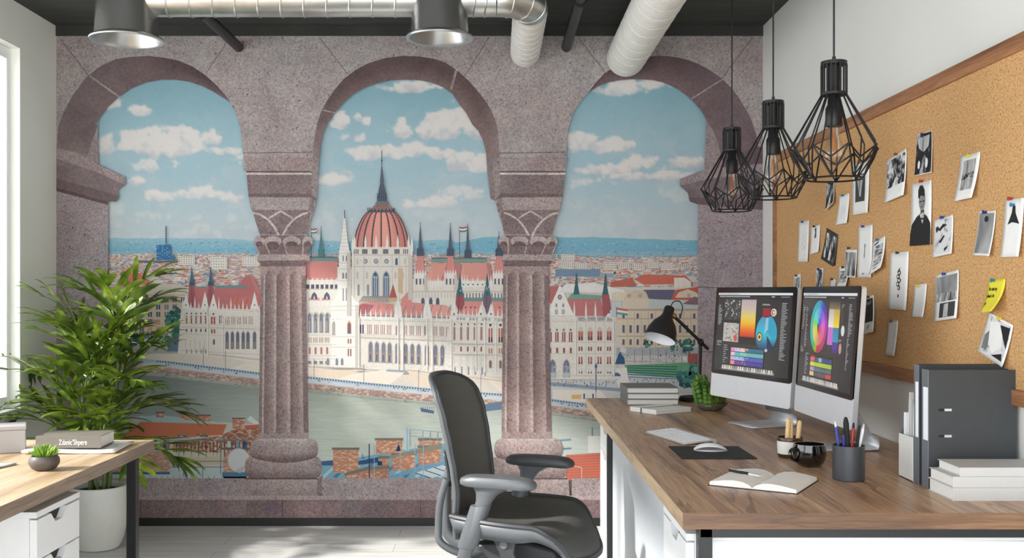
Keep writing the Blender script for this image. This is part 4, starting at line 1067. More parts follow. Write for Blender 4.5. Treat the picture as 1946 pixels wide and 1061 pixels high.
# balustrade sill at the foot
U.poly([(110,908),(466,908),(466,945),(110,945)], (162,150,152), STONE); U.poly([(613,908),(930,908),(926,945),(613,945)], (166,152,153), STONE); U.poly([(1086,908),(1448,908),(1448,945),(1086,945)], (166,152,153), STONE)
U.rect(110, 941, 1448, 949, (176,160,158), STONE, 1); U.rect(110, 948, 1448, 983, (138,116,116), STONE)
U.up(2)
for k in range(34):
    x = 110+k*40+rnd.uniform(-14,14); U.poly([(x,952+rnd.uniform(0,4)),(x+26,950),(x+34,962),(x+24,978),(x+4,980),(x-4,966)], jit((136,116,117),14), STONE)
for x in (538,1006,270,800,1240): U.line([(x,948),(x,982)],1.4,(90,74,76),STONE,1)
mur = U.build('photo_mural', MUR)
tag(mur, 'wall mural print of a stone arcade overlooking a red domed riverside palace', 'mural')
# ================================================================ room shell
YB = -.25
b = MB(); b.box((-2.75,YB,-.12),(RX+.25,WALL_Y+.2,0)); struct(b.build('floor', M['floor'], smooth=False), 'whitewashed board floor of the office', 'floor')
b = MB(); b.box((-2.75,YB,CEIL),(RX+.25,WALL_Y+.2,CEIL+.12)); struct(b.build('ceiling', M['ceiling'], smooth=False), 'dark painted concrete ceiling', 'ceiling')
b = MB(); b.box((-2.75,WALL_Y,0),(RX+.25,WALL_Y+.2,CEIL)); struct(b.build('wall_back', M['wall'], smooth=False), 'back wall carrying the printed mural', 'wall')
b = MB(); b.box((RX,YB,0),(RX+.25,WALL_Y,CEIL)); struct(b.build('wall_right', M['wall'], smooth=False), 'white wall behind the cork board', 'wall')
WY0, WY1, WZ0, WZ1 = .9, 5.247, .707, 2.548
b = MB(); T = -2.74
b.box((T,YB,0),(LX,WALL_Y,WZ0)); b.box((T,YB,WZ1),(LX,WALL_Y,CEIL)); b.box((T,WY1,WZ0),(LX,WALL_Y,WZ1)); b.box((T,YB,WZ0),(LX,WY0,WZ1))
struct(b.build('wall_left', M['wall_l'], smooth=False), 'pale wall with the bright window opening', 'wall')
w = MB(); xa, xb = -2.56, -2.49
w.box((xa,WY0,WZ0),(xb,WY0+.06,WZ1)); w.box((xa,WY1-.035,WZ0),(xb,WY1,WZ1)); w.box((xa,WY0+.06,WZ0),(xb,WY1-.035,WZ0+.06)); w.box((xa,WY0+.06,WZ1-.06),(xb,WY1-.035,WZ1))
w.box((xa,3.32,WZ0+.06),(xb,3.39,WZ1-.06))
win = bpy.data.objects.new('window_1', None); COL.objects.link(win); struct(win, 'tall white framed window with bright daylight outside', 'window')
w.build('window_frame', M['white_frame'], win, bevel=.004)
g = MB(); g.box((-2.53,WY0+.05,WZ0+.05),(-2.524,WY1-.03,WZ1-.05)); g.build('window_pane', M['glass'], win, smooth=False)
g = MB(); g.box((-2.55,WY0-.03,.688),(-2.402,WY1+.012,.712)); g.build('window_sill', M['white_frame'], win, bevel=.004)
b = MB(); b.box((LX,WALL_Y-.018,0),(RX,WALL_Y,.053)); struct(b.build('baseboard_back', M['trim_black'], smooth=False), 'black skirting board below the mural', 'baseboard')
b = MB(); b.box((LX,WALL_Y-.03,2.72),(RX,WALL_Y,CEIL)); struct(b.build('trim_1', M['ceiling'], smooth=False), 'dark trim strip along the top of the mural', 'trim')
# ================================================================ ventilation
dt = thing('ventilation_duct', 'silver spiral duct with two round outlets and an elbow running into the mural wall', 'duct', (0,4.62,2.625))
DR = .082
def spiral(path, r, pitch, mat, name, parent, ribs=True, seg=24):
    d = MB(); d.tube(path, r, seg); o = d.build(name, mat, parent)
    return o
xc = [-1.667, -.255]
spiral([(-1.57,0,0),(-.35,0,0)], DR, .1, M['duct'], 'duct_pipe', dt); spiral([(-.155,0,0),(.0,0,0)], DR, .1, M['duct'], 'duct_pipe', dt)
def ring(parent, c, axis, r, mat, w=.004, name='seam'):
    d = MB(); n = 28; pts = []
    for k in range(n):
        a = 2*pi*k/n; u, v = r*cos(a), r*sin(a)
        pts.append({'X': (c[0]+v*.35*(0 if name != 'seam' else 1)*.6, c[1]+u, c[2]+v), 'Y': (c[0]+u, c[1], c[2]+v)}[axis])
    d.tube(pts, w, 6, closed=True); return d.build(name, mat, parent)
for k in range(11): ring(dt, (-1.46+k*.102,0,0), 'X', DR+.001, M['duct'], .0035)
for k in range(2): ring(dt, (-.085+k*.05,0,0), 'X', DR+.001, M['duct'], .0035)
el = []
for k in range(13):
    a = pi/2*k/12; el.append((.0+.16*sin(a), .16*(1-cos(a)), 0))
d = MB(); d.tube(el, DR, 24); e = d.build('duct_elbow', M['duct'], dt)
for a in (20, 45, 70):
    d = MB(); n = 28; pts = []
    aa = R(a); c = Vector((.16*sin(aa), .16*(1-cos(aa)), 0)); t = Vector((cos(aa), sin(aa), 0)); s_ = Vector((-sin(aa), cos(aa), 0))
    for k in range(n):
        q = 2*pi*k/n; pts.append(c+s_*(DR+.001)*cos(q)+Vector((0,0,1))*(DR+.001)*sin(q))
    d.tube(pts, .003, 6, closed=True); d.build('seam', M['duct'], e)
spiral([(.16,.16,0),(.16,WALL_Y-.03-4.62,0)], DR, .1, M['duct_white'], 'duct_end', dt)
for k in range(8): ring(dt, (.16,.22+k*.105,0), 'Y', DR-.0002, M['duct_white'], .0014)
for i, x in enumerate(xc):
    R0 = .163 if i == 0 else .153; z0 = -.187 if i == 0 else -.178
    c = MB(); c.lathe([(R0*.86,z0+.012),(R0*.84,z0+.06),(R0*.80,.02),(R0*.78,CEIL-2.625-.002)], 40, (x,0,0), cap0=False); o = c.build('round_outlet', M['can_steel'], dt)
    c = MB(); c.lathe([(R0*.86,z0+.016),(R0*.98,z0+.006),(R0,z0),(R0*.985,z0-.005),(R0*.90,z0-.004),(R0*.84,z0+.008),(R0*.70,z0+.075),(R0*.5,z0+.13)], 40, (x,0,0), cap0=False, cap1=False)
    c.build('outlet_rim', M['reflector'], o)
    c = MB(); c.lathe([(.01,z0+.128),(R0*.52,z0+.128),(R0*.52,z0+.134),(.01,z0+.134)], 32, (x,0,0)); c.build('outlet_core', M['dark_plastic'], o)
for x in (-1.0, -.02):
    h = MB(); h.tube([(x,0,DR),(x,0,CEIL-2.625)], .004, 6); h.build('hanger_rod', M['black_metal'], dt)
t = thing('white_duct', 'wide white wrapped duct running along the ceiling towards the third arch', 'duct', (.718,0,2.598))
d = MB(); d.tube([(0,1.2,0),(0,WALL_Y-.03,0)], .107, 28); d.build('duct_pipe', M['duct_white'], t)
for k in range(28): ring(t, (0,1.5+k*.15,0), 'Y', .1067, M['duct_white'], .0014)
for y in (2.2, 4.0):
    h = MB(); h.tube([(0,y,.1),(0,y,CEIL-2.598)], .004, 6); h.build('hanger_rod', M['black_metal'], t)
def conduit(name, label, x, z, y0, x0=None):
    t = thing(name, label, 'pipe', (x,0,z)); dx = (x0-x) if x0 is not None else 0
    d = MB(); d.tube([(dx,y0,0),(0,WALL_Y-.03,0)], .027, 14); d.build('pipe', M['black_metal'], t)
    for y in ((4.95,) if y0 > 4 else (4.75,3.3)):
        f = (WALL_Y-y)/(WALL_Y-y0)
        c = MB(); n = 18; c.tube([(dx*f+.031*cos(2*pi*k/n), y, .031*sin(2*pi*k/n)) for k in range(n)], .006, 6, closed=True)
        c.tube([(dx*f,y,.03),(dx*f,y,CEIL-z)], .005, 6); c.build('pipe_clamp', M['black_metal'], t)
conduit('ceiling_pipe', 'thin black pipe under the ceiling near the first arch', -1.425, 2.655, 4.735)
conduit('ceiling_pipe', 'thin black pipe under the ceiling between elbow duct and white duct', .388, 2.655, 2.0)
# ================================================================ right desk
DX0, DX1, DY0, DY1, DZ = .468, 1.474, 2.571, 5.347, .745
dk = thing('office_desk', 'long walnut topped desk on a black frame against the cork board wall', 'desk', (0,0,0))
b = MB(); b.box((DX0,DY0,DZ-.042),(DX1,DY1,DZ)); o = b.build('desk_top', [M['desk_top'],M['desk_edge'],M['desk_side']], dk, smooth=False, bevel=.0015)
for p in o.data.polygons:
    n = p.normal
    p.material_index = 1 if abs(n.y) > .9 else (2 if abs(n.x) > .9 else 0)
fr = MB(); fr.box((.515,2.585,.679),(1.46,2.625,.702)); fr.box((.515,5.26,.679),(1.46,5.30,.702)); fr.box((.52,2.63,.68),(.55,5.26,.702)); fr.box((1.42,2.63,.68),(1.45,5.26,.702)); fr.build('desk_frame', M['black_metal'], dk, smooth=False, bevel=.001)
for x, y in ((.512,2.585),(.50,4.60),(1.42,2.585),(1.42,4.60)):
    l = MB(); l.box((x,y,0),(x+.034,y+.04,.702)); l.build('leg', M['black_metal'], dk, smooth=False, bevel=.001)
l = MB(); l.box((.522,3.05,.04),(.54,4.59,.678)); l.build('modesty_panel', M['panel_grey'], dk, smooth=False)
def pedestal(name, label, x0, x1, y0, y1, z1, nd, face, parent=None, group=None):
    # drawer fronts on the +X or -X side (face), each with a notched finger pull
    t = thing(name, label, 'drawer cabinet', ((x0+x1)/2,(y0+y1)/2,0), 0, group)
    ox, oy = (x0+x1)/2, (y0+y1)/2; hx, hy = (x1-x0)/2, (y1-y0)/2; s = face
    c = MB(); fx = s*hx; bx = s*(hx-.022)
    c.box((min(-s*hx,bx),-hy,.03),(max(-s*hx,bx),hy,z1-.018)); c.box((-hx,-hy,z1-.018),(hx,hy,z1)); c.build('cabinet_body', M['white_lacquer'], t, smooth=False, bevel=.001)
    hh = (z1-.022-.035)/nd
    for k in range(nd):
        za = .035+k*hh+.002; zb = .035+(k+1)*hh-.002; q = hy-.004
        nw = .30*hy; nb = .15*hy*1.1; nh = min(.03, hh*.28)
        poly = [(-q,za),(q,za),(q,zb),(nw+nb*.4,zb),(nw-.02,zb-nh),(-nw+.02,zb-nh),(-nw-nb*.4,zb),(-q,zb)]
        d = MB(); d.prism(poly, min(fx,bx)+ (0.001 if s > 0 else 0), max(fx,bx)-(0.001 if s < 0 else 0), 'X'); o = d.build('drawer', M['white_lacquer'], t, smooth=False)
        e = MB(); e.box((min(bx,bx+s*.002),-nw-.02,zb-nh-.004),(max(bx,bx+s*.002),nw+.02,zb-.001)); e.build('finger_pull', M['matte_black'], o, smooth=False)
    for xx in (-1,1):
        for yy in (-1,1):
            f = MB(); f.lathe([(.018,0),(.018,.03)], 12, (xx*(hx-.04),yy*(hy-.04),0)); f.build('foot', M['black_metal'], t)
    return t
pedestal('drawer_cabinet', 'white four drawer cabinet under the far end of the long desk', .518, 1.0, 4.68, 5.10, .675, 5, -1)
pedestal('drawer_cabinet', 'white drawer cabinet under the near corner of the long desk', .49, 1.39, 2.64, 3.0, .676, 4, -1)
# ================================================================ left desk
lk = thing('side_desk', 'sunlit wood desk on a black frame by the window', 'desk', (0,0,0))
b = MB(); b.box((-2.43,1.2,.704),(-1.282,3.84,.745)); o = b.build('desk_top', [M['left_top'],M['left_edge']], lk, smooth=False, bevel=.0015)
for p in o.data.polygons: p.material_index = 0 if abs(p.normal.z) > .9 else 1
fr = MB(); fr.box((-2.40,3.765,.68),(-1.325,3.80,.703)); fr.box((-1.365,1.0,.684),(-1.33,3.765,.703)); fr.box((-2.40,1.0,.684),(-2.365,3.765,.703)); fr.build('desk_frame', M['black_metal'], lk, smooth=False, bevel=.001)
for x, y in ((-1.36,3.765),(-2.40,3.765),(-1.36,1.0),(-2.40,1.0)):
    l = MB(); l.box((x,y,0),(x+.035,y+.035,.70)); l.build('leg', M['black_metal'], lk, smooth=False, bevel=.001)
pedestal('drawer_cabinet', 'white drawer cabinet with notched pulls under the desk by the window', -1.80, -1.33, 2.962, 3.27, .662, 5, 1)
# items on the left desk
t = thing('storage_box', 'pale grey box standing on the sunlit wood desk by the window', 'box', (-1.627,3.541,.745), R(24))
b = MB(); b.box((-.24,0,0),(0,.12,.078)); b.build('box_body', M['box_grey'], t, smooth=False, bevel=.003)
b = MB(); b.box((-.242,-.002,.0785),(.002,.122,.092)); b.build('box_lid', M['box_grey'], t, smooth=False, bevel=.003)
b = MB(); b.box((-.20,.035,.0915),(-.12,.085,.0935)); b.build('lid_slot', M['matte_black'], t, smooth=False)
t = thing('magazine', 'thin white magazine lying under the taupe book', 'magazine', (-1.47,3.61,.745), R(4))
b = MB(); b.grid(lambda u, v: (-.155+.31*u, -.115+.23*v, .0072+.003*sin(u*5+1)*(1-v)), 12, 6); b.build('page_block', M['paper'], t, thick=.006)
b = MB(); b.grid(lambda u, v: (-.156+.312*u, -.114+.23*v, .0109+.003*sin(u*5+1)*(1-v)), 12, 6); b.build('front_cover', M['ceramic_white'], t, thick=.0006)
def book(name, label, cat, loc, rz, w, d, h, cover, spine='-Y', group=None, board=.0022, over=.003, pagem=None):
    """closed hardback: covers + spine in one part, page block another; spine side given"""
    t = thing(name, label, cat, loc, rz, group)
    c = MB()
    c.box((-w/2,-d/2,0),(w/2,d/2,board)); c.box((-w/2,-d/2,h-board),(w/2,d/2,h))
    if spine == '-Y': c.box((-w/2,-d/2,board),(w/2,-d/2+board,h-board)); pb = ((-w/2+over,-d/2+board,board),(w/2-over,d/2-over,h-board))
    elif spine == '-X': c.box((-w/2,-d/2,board),(-w/2+board,d/2,h-board)); pb = ((-w/2+board,-d/2+over,board),(w/2-over,d/2-over,h-board))
    elif spine == '+Y': c.box((-w/2,d/2-board,board),(w/2,d/2,h-board)); pb = ((-w/2+over,-d/2+over,board),(w/2-over,d/2-board,h-board))
    c.build('book_cover', cover, t, smooth=False, bevel=.0008)
    p = MB(); p.box(*pb); p.build('page_block', pagem or M['page'], t, smooth=False)
    return t
bk = book('hardback_book', 'taupe hardback with white lettering on its spine, lying on a magazine', 'book', (-1.482,3.612,.7595), R(3), .222, .15, .042, M['book_taupe'], '-Y')
def text(name, s, size, loc, rot, mat, parent, ext=.0003, sx=1, font=None):
    cu = bpy.data.curves.new(name, 'FONT'); cu.body = s; cu.size = size; cu.extrude = ext; cu.align_x = 'CENTER'; cu.align_y = 'CENTER'
    o = bpy.data.objects.new(name, cu); dg = None
    COL.objects.link(o); bpy.context.view_layer.update()
    me = bpy.data.meshes.new_from_object(o.evaluated_get(bpy.context.evaluated_depsgraph_get()))
    COL.objects.unlink(o); bpy.data.objects.remove(o)
    me.materials.clear(); me.materials.append(mat)
    q = bpy.data.objects.new(name, me); COL.objects.link(q); q.location = loc; q.rotation_euler = rot; q.scale = (sx,1,1)
    if parent is not None: q.parent = parent
    return q
text('spine_lettering', 'Zdanic\u2019Shpere', .026, (.016,-.0755,.020), (R(90),0,0), M['paper'], bk, .0004, .64)
t = thing('succulent_bowl', 'small round grey bowl with a spiky bright green succulent', 'plant', (-1.408,3.19,.745))
c = MB(); c.lathe([(.024,0),(.036,.006),(.046,.022),(.045,.036),(.039,.045),(.036,.045),(.034,.036),(.01,.034)], 32); c.build('bowl', M['ceramic_dark'], t)
c = MB(); c.lathe([(.0355,.036),(.0352,.040),(.02,.043),(.002,.044)], 24, cap0=False); c.build('soil', M['soil'], t)
c = MB(); rr = random.Random(3)
for k in range(90):
    a = rr.uniform(0,2*pi); q = rr.random()**.6*.024; L = .022+.018*rr.random(); lean = q/.024*.95+rr.uniform(-.1,.1)
    p0 = Vector((q*.8*cos(a), q*.8*sin(a), .041)); dr = Vector((cos(a)*sin(lean), sin(a)*sin(lean), cos(lean)))
    c.tube([p0, p0+dr*L*.5, p0+dr*L*.85+Vector((0,0,.002)), p0+dr*L+Vector((0,0,.004))], [.0026,.0032,.002,.0004], 6)
c.build('leaf_rosette', M['succulent'], t)
t = thing('paper_sheets', 'few loose white sheets on the sunlit wood desk beside the succulent', 'paper', (-1.62,3.24,.745), R(-16))
for k in range(3):
    c = MB(); c.grid(lambda u, v: (-.10+.16*u+k*.004, -.07+.14*v, .001+k*.002+.004*sin(u*4+k)*v*(k > 0)+.002), 8, 6); c.build('sheet', M['paper'], t, thick=.0008)
# ================================================================ pendant lamps
def pendant(loc, label):
    t = thing('pendant_lamp', label, 'pendant lamp', loc, 0, 'black wire cage pendants over the long desk')
    c = MB(); c.tube([(0,0,.372),(0,0,CEIL-loc[2]-.02)], .0032, 8); c.build('cord', M['pendant'], t)
    c = MB(); c.lathe([(.045,CEIL-loc[2]-.022),(.045,CEIL-loc[2]-.001)], 24); c.build('ceiling_rose', M['pendant'], t)
    c = MB(); c.lathe([(.006,.372),(.006,.388)], 12); c.lathe([(.038,.360),(.040,.362),(.040,.372),(.006,.374)], 32)
    for k in range(18):
        a = 2*pi*k/18; c.tube([(.0385*cos(a),.0385*sin(a),.362),(.0385*cos(a),.0385*sin(a),.268)], .0028, 6)
    c.lathe([(.018,.268),(.041,.266),(.041,.274),(.018,.274)], 32); c.lathe([(.017,.30),(.017,.372)], 16); c.build('cage_neck', M['pendant'], t)
    c = MB(); rw = .0027; n = 8
    A = [Vector((.138*cos(2*pi*k/n), .138*sin(2*pi*k/n), .098)) for k in range(n)]
    Nn = [Vector((.038*cos(2*pi*k/n), .038*sin(2*pi*k/n), .268)) for k in range(n)]
    Bm = [Vector((.117*cos(2*pi*(k+.5)/n), .117*sin(2*pi*(k+.5)/n), .060)) for k in range(n)]
    N2 = [Vector((.038*cos(2*pi*(k+.5)/n), .038*sin(2*pi*(k+.5)/n), .268)) for k in range(n)]
    Rg = [Vector((.086*cos(2*pi*(k+.5)/n), .086*sin(2*pi*(k+.5)/n), .003)) for k in range(n)]
    mid2 = [Vector((.122*cos(2*pi*(k+.5)/n), .122*sin(2*pi*(k+.5)/n), .118)) for k in range(n)]
    for k in range(n):
        c.tube([Nn[k], A[k]], rw, 6); c.tube([N2[k], mid2[k], Bm[k]], rw, 6)
        c.tube([A[k], Bm[k]], rw, 6); c.tube([A[(k+1) % n], Bm[k]], rw, 6); c.tube([Bm[k], Rg[k]], rw, 6); c.tube([A[k], Rg[k]], rw, 6); c.tube([A[(k+1) % n], Rg[k]], rw, 6)
        c.ball(A[k], .0042, 8, 6)
    c.tube([(.086*cos(2*pi*k/40), .086*sin(2*pi*k/40), .003) for k in range(40)], .0032, 6, closed=True); c.build('wire_cage', M['pendant'], t)
    c = MB(); c.lathe([(.024,.168),(.026,.172),(.026,.225),(.020,.236),(.017,.30)], 28, cap1=False); c.build('lamp_socket', M['pendant'], t)
    bo = MB(); bo.lathe([(.013,.168),(.0135,.155),(.018,.135),(.028,.108),(.0335,.085),(.032,.068),(.022,.053),(.010,.047),(.001,.046)], 32, cap0=False, cap1=False); o = bo.build('bulb', M['bulb_glass'], t)
    f = MB()
    for k in range(6):
        a = 2*pi*k/6; f.tube([(.004*cos(a),.004*sin(a),.15),(.012*cos(a),.012*sin(a),.075),(.012*cos(a+.5),.012*sin(a+.5),.075),(.004*cos(a+.5),.004*sin(a+.5),.15)], .0006, 5)
    f.tube([(0,0,.165),(0,0,.09)], .0025, 8); f.build('filament', M['filament'], o)
    return t
p1_ = pendant((1.062,3.22,1.652), 'nearest and largest looking of the three black cage pendants')
for loc, lb in (((1.055,3.90,1.655), 'middle one of the three black cage pendants'), ((1.052,4.57,1.660), 'farthest black cage pendant, hanging before the stone pier of the mural')):
    q = copy_tree(p1_); q.location = loc; q['label'] = lb
# ================================================================ monitors
def monitor(label, a, bq, content):
    """a, bq: bottom ends of the screen face (x, y); the face leans back"""
    A = Vector((a[0],a[1],0)); B = Vector((bq[0],bq[1],0)); W = (B-A).length
    ux = (B-A).normalized(); nrm = Vector((-ux.y*-1, -ux.x, 0)); nrm = Vector((ux.y, -ux.x, 0))   # towards the viewer side (-X)
    if nrm.x > 0: nrm = -nrm
    C0 = (A+B)/2
    t = thing('desktop_monitor', label, 'monitor', (C0.x, C0.y, DZ), 0, 'pair of desktop monitors')
    tilt = R(4.2); up = Vector((0,0,cos(tilt)))-nrm*sin(tilt); nn = nrm*cos(tilt)+Vector((0,0,sin(tilt)))
    H = .476; zb = .845-DZ
    tf = Matrix(((ux.x,-nn.x,up.x,0),(ux.y,-nn.y,up.y,0),(ux.z,-nn.z,up.z,zb),(0,0,0,1)))     # local: x along, y back, z up
    w = W/2-.0015
    def rr(x0, x1, z0, z1, r, n=5):
        pts = []
        for cx, cz, a0 in ((x1-r,z1-r,0),(x0+r,z1-r,90),(x0+r,z0+r,180),(x1-r,z0+r,270)):
            for k in range(n+1): q = R(a0+90*k/n); pts.append((cx+r*cos(q), cz+r*sin(q)))
        return pts
    c = MB(); out = rr(-w,w,0,H,.012); c.prism(out, .004, .020, 'Y', tf=tf)
    n = len(out); sc = [(.020,1.0),(.030,.93),(.040,.70),(.046,.35)]
    for (y0,s0),(y1,s1) in zip(sc, sc[1:]):
        vs = [(x*s0,y0,H/2+(z-H/2)*s0) for x, z in out]+[(x*s1,y1,H/2+(z-H/2)*s1) for x, z in out]
        c.add(vs, [(i,(i+1) % n,n+(i+1) % n,n+i) for i in range(n)], 0, tf)
    c.add([(x*.35,.046,H/2+(z-H/2)*.35) for x, z in out], [tuple(range(n))], 0, tf)
    c.build('housing', M['aluminium'], t)
    ch = .098
    c = MB(); c.prism([(x, z) for x, z in rr(-w,w,0,ch+.01,.012)], .0005, .0038, 'Y', tf=tf); c.build('chin', M['chin'], t, smooth=False)
    c = MB(); c.prism([(x, z) for x, z in rr(-w,w,ch,H,.012)], -.0008, .0036, 'Y', tf=tf); gl = c.build('bezel_glass', M['glass_black'], t, smooth=False)
    sw0, sw1, sz0, sz1 = -w+.022, w-.022, ch+.018, H-.024
    def pl(u, v, h): return tuple(tf @ Vector((sw0+(sw1-sw0)*u, -.0011-h, sz1-(sz1-sz0)*v)))
    S = CP(pl, 3e-5); content(S); S.build('screen', [M['screen']], t)
    # stand: one bent aluminium sheet
    prof = []
    d0 = .036
    top = (.046, .30); foot = .205
    cl = [(d0,.285),(.095,.14),(.150,.045)]
    pts = [(d0+.002,.29),(.075,.205),(.115,.125),(.150,.055)]
    for k in range(7): q = k/6*R(125); pts.append((.150+.0+.030*sin(q)*.9, .055-.0-.0235*(1-cos(q))*1.3))
    pts = [(x, max(z, .004)) for x, z in pts]; zmin = min(z for x, z in pts)
    pts += [(.10,.004),(.0,.004),(-.035,.004)]
    m = MB(); hw = .095; back = -nrm
    def sp(i, s, off):
        x, z = pts[i]; hh = hw*(1.0 if i > 3 else .95)
        return C0.__class__((0,0,0))+ux*s*hh+back*x+Vector((0,0,z))
    vs = []; fs = []
    for i in range(len(pts)):
        for s in (-1, 1): vs.append(sp(i, s, 0))
    for i in range(len(pts)-1): fs.append((2*i,2*i+1,2*i+3,2*i+2))
    m.add(vs, fs); m.build('stand', M['aluminium'], t, thick=.006)
    k = MB(); ctr = back*.096+Vector((0,0,.165)); nv = (back*.6+Vector((0,0,.45))).normalized(); e1 = ux; e2 = nv.cross(e1)
    k.tube([ctr-nv*.0042, ctr+nv*.0042], .022, 24); k.build('cable_hole', M['dark_plastic'], t)
    return t
G = lambda v: (v,v,v)
def ui(S, rr):
    S.rect(0,0,1,1,(40,41,43)); S.up(); S.rect(0,0,1,.028,(226,228,230)); S.rect(0,.03,1,.075,(30,31,33)); S.up()
    x = .02
    while x < .44: w = rr.uniform(.01,.03); S.rect(x,.040,x+w,.054,(190,192,194)); x += w+.006
    S.rect(.74,.042,.78,.054,(200,200,200)); x = .86
    while x < .97: S.rect(x,.044,x+.008,.056,(170,172,174)); x += .014
    x = .02
    while x < .3: w = rr.uniform(.008,.02); S.rect(x,.008,x+w,.019,(120,122,126)); x += w+.008
    S.up()
def rows(S, rr, x0, x1, y0, y1, dy, c=(176,178,180)):
    y = y0
    while y < y1:
        w = rr.uniform(.35,1)*(x1-x0); S.rect(x0,y,x0+w,y+dy*.42,c); y += dy
def dock(S, rr, x0, x1):
    S.rect(x0-.01,.955,x1+.01,.985,(150,150,148)); n = 22
    for k in range(n):
        a = x0+(x1-x0)*k/n; S.rect(a,.928,a+(x1-x0)/n*.72,.975,rr.choice([(226,224,216),(206,206,204),(214,196,180),(150,160,170),(232,228,200),(190,200,190)]),0,1)
def hsv(h, s, v):
    import colorsys; return tuple(255*x for x in colorsys.hsv_to_rgb(h % 1, s, v))
def collage(S, rr, x0, y0, x1, y1, pal, n):
    S.rect(x0,y0,x1,y1,pal[0]); S.up()
    for k in range(n):
        x = rr.uniform(x0,x1); y = rr.uniform(y0,y1); a = (x1-x0)*rr.uniform(.03,.12); bb = (y1-y0)*rr.uniform(.03,.12)
        pts = [(min(x1,max(x0,x+rr.uniform(-a,a))), min(y1,max(y0,y+rr.uniform(-bb,bb)))) for _ in range(5)]
        S.poly(pts, jit(rr.choice(pal[1:]),14,rr), 0, k % 6)
    S.up(7)
def left_screen(S):
    rr = random.Random(2); ui(S, rr)
    rows(S, rr, .015,.075,.16,.42,.020); rows(S, rr, .02,.09,.62,.68,.018); rows(S, rr, .875,.955,.12,.80,.019); S.rect(.845,.08,.849,1,(62,63,65))
    S.rect(.105,.08,.108,.9,(60,61,63)); S.rect(.0,.655,.845,.659,(72,73,75)); S.rect(.548,.08,.55,.655,(62,63,65)); S.up()
    collage(S, rr, .105,.085,.325,.345,[(60,62,66),(150,160,176),(196,200,206),(90,84,78),(40,42,48),(150,120,96),(210,206,196),(70,80,92)],90)
    collage(S, rr, .105,.385,.325,.625,[(186,184,178),(228,226,220),(60,58,58),(150,146,140),(206,196,184),(206,120,96),(110,100,92)],60)
    S.poly([(.26,.55),(.30,.52),(.31,.61),(.27,.62)],(206,84,66))
    st_ = [(.085,(186,172,178)),(.20,(206,186,172)),(.30,(232,208,104)),(.38,(240,190,40)),(.46,(236,120,36)),(.55,(204,42,38))]
    for (a,c),(b2,d) in zip(st_,st_[1:]): S.rect(.345,a,.548,b2,[c,d])
    S.rect(.345,.555,.548,.65,(24,25,26)); S.up()
    cx, cy = .70,.495
    n = 36
    def fl(y):
        t = (y-(cy-.23))/.46
        return lerp((70,150,190),(40,190,214),smooth(t*2)) if t < .5 else lerp((40,190,214),(20,50,96),smooth(t*2-1))
    for k in range(20):
        y0 = cy-.23+.46*k/20; y1 = cy-.23+.46*(k+1)/20
        f0 = sqrt(max(0,1-((y0-cy)/.23)**2))*.135; f1 = sqrt(max(0,1-((y1-cy)/.23)**2))*.135
        S.poly([(cx-f0,y0),(cx+f0,y0),(cx+f1,y1),(cx-f1,y1)],[fl(y0),fl(y0),fl(y1),fl(y1)])
    S.up()
    S.poly([(cx+.0,cy-.02),(cx+.03,cy-.22),(cx+.10,cy-.15),(cx+.135,cy),(cx+.10,cy+.06)],(30,160,196)); S.poly([(cx+.01,cy+.02),(cx+.10,cy+.16),(cx+.02,cy+.22)],(18,34,66)); S.poly([(cx-.01,cy-.22),(cx+.02,cy-.22),(cx+.02,cy-.05),(cx-.03,cy)],(150,196,220))
    S.rect(cx-.06,.185,cx+.035,.29,(156,28,40)); S.rect(cx-.045,.275,cx+.02,.30,(120,24,34),0,1); S.ell(cx-.085,cy+.045,.038,.06,(40,36,30),0,1); S.ell(cx-.085,cy+.045,.030,.048,(222,200,140),0,2); S.ell(cx-.085,cy+.045,.014,.022,(60,50,40),0,3)
    S.ell(cx+.08,.235,.036,.048,(226,206,196),0,1); S.ell(cx+.075,.235,.020,.03,(150,60,60),0,2); S.ell(cx+.08,.235,.012,.018,(236,226,216),0,3)
    rows(S, rr, cx-.07,cx+.05,.135,.155,.011,(214,214,216)); S.ell(cx+.01,cy+.20,.018,.02,(190,200,206),0,2)
    S.up(5)
    S.rect(.225,.685,.69,.925,(32,33,35)); S.up()
    pal = [[(226,140,190),(210,196,226),(226,220,190),(196,96,110),(38,110,140)],[(226,196,214),(96,186,190),(120,200,190),(130,206,190),(104,184,178)],[(214,170,220),(150,196,214),(160,190,220),(96,104,196),(84,90,186)],[(232,150,150),(140,60,160),(110,70,160),(120,100,186),(70,60,160)]]
    for r, p in enumerate(pal):
        y = .695+r*.055; xs_ = [.235,.29,.37,.43,.455,.68]
        for k in range(5): S.rect(xs_[k],y,xs_[k+1],y+.047,p[k])
        for k in range(9): S.rect(.29+k*.022,y+.004,.30+k*.022,y+.02,jit(rr.choice(p),30,rr),0,1)
    rows(S, rr, .125,.20,.67,.90,.027,(150,152,154)); S.up(2); dock(S, rr, .12, .82)
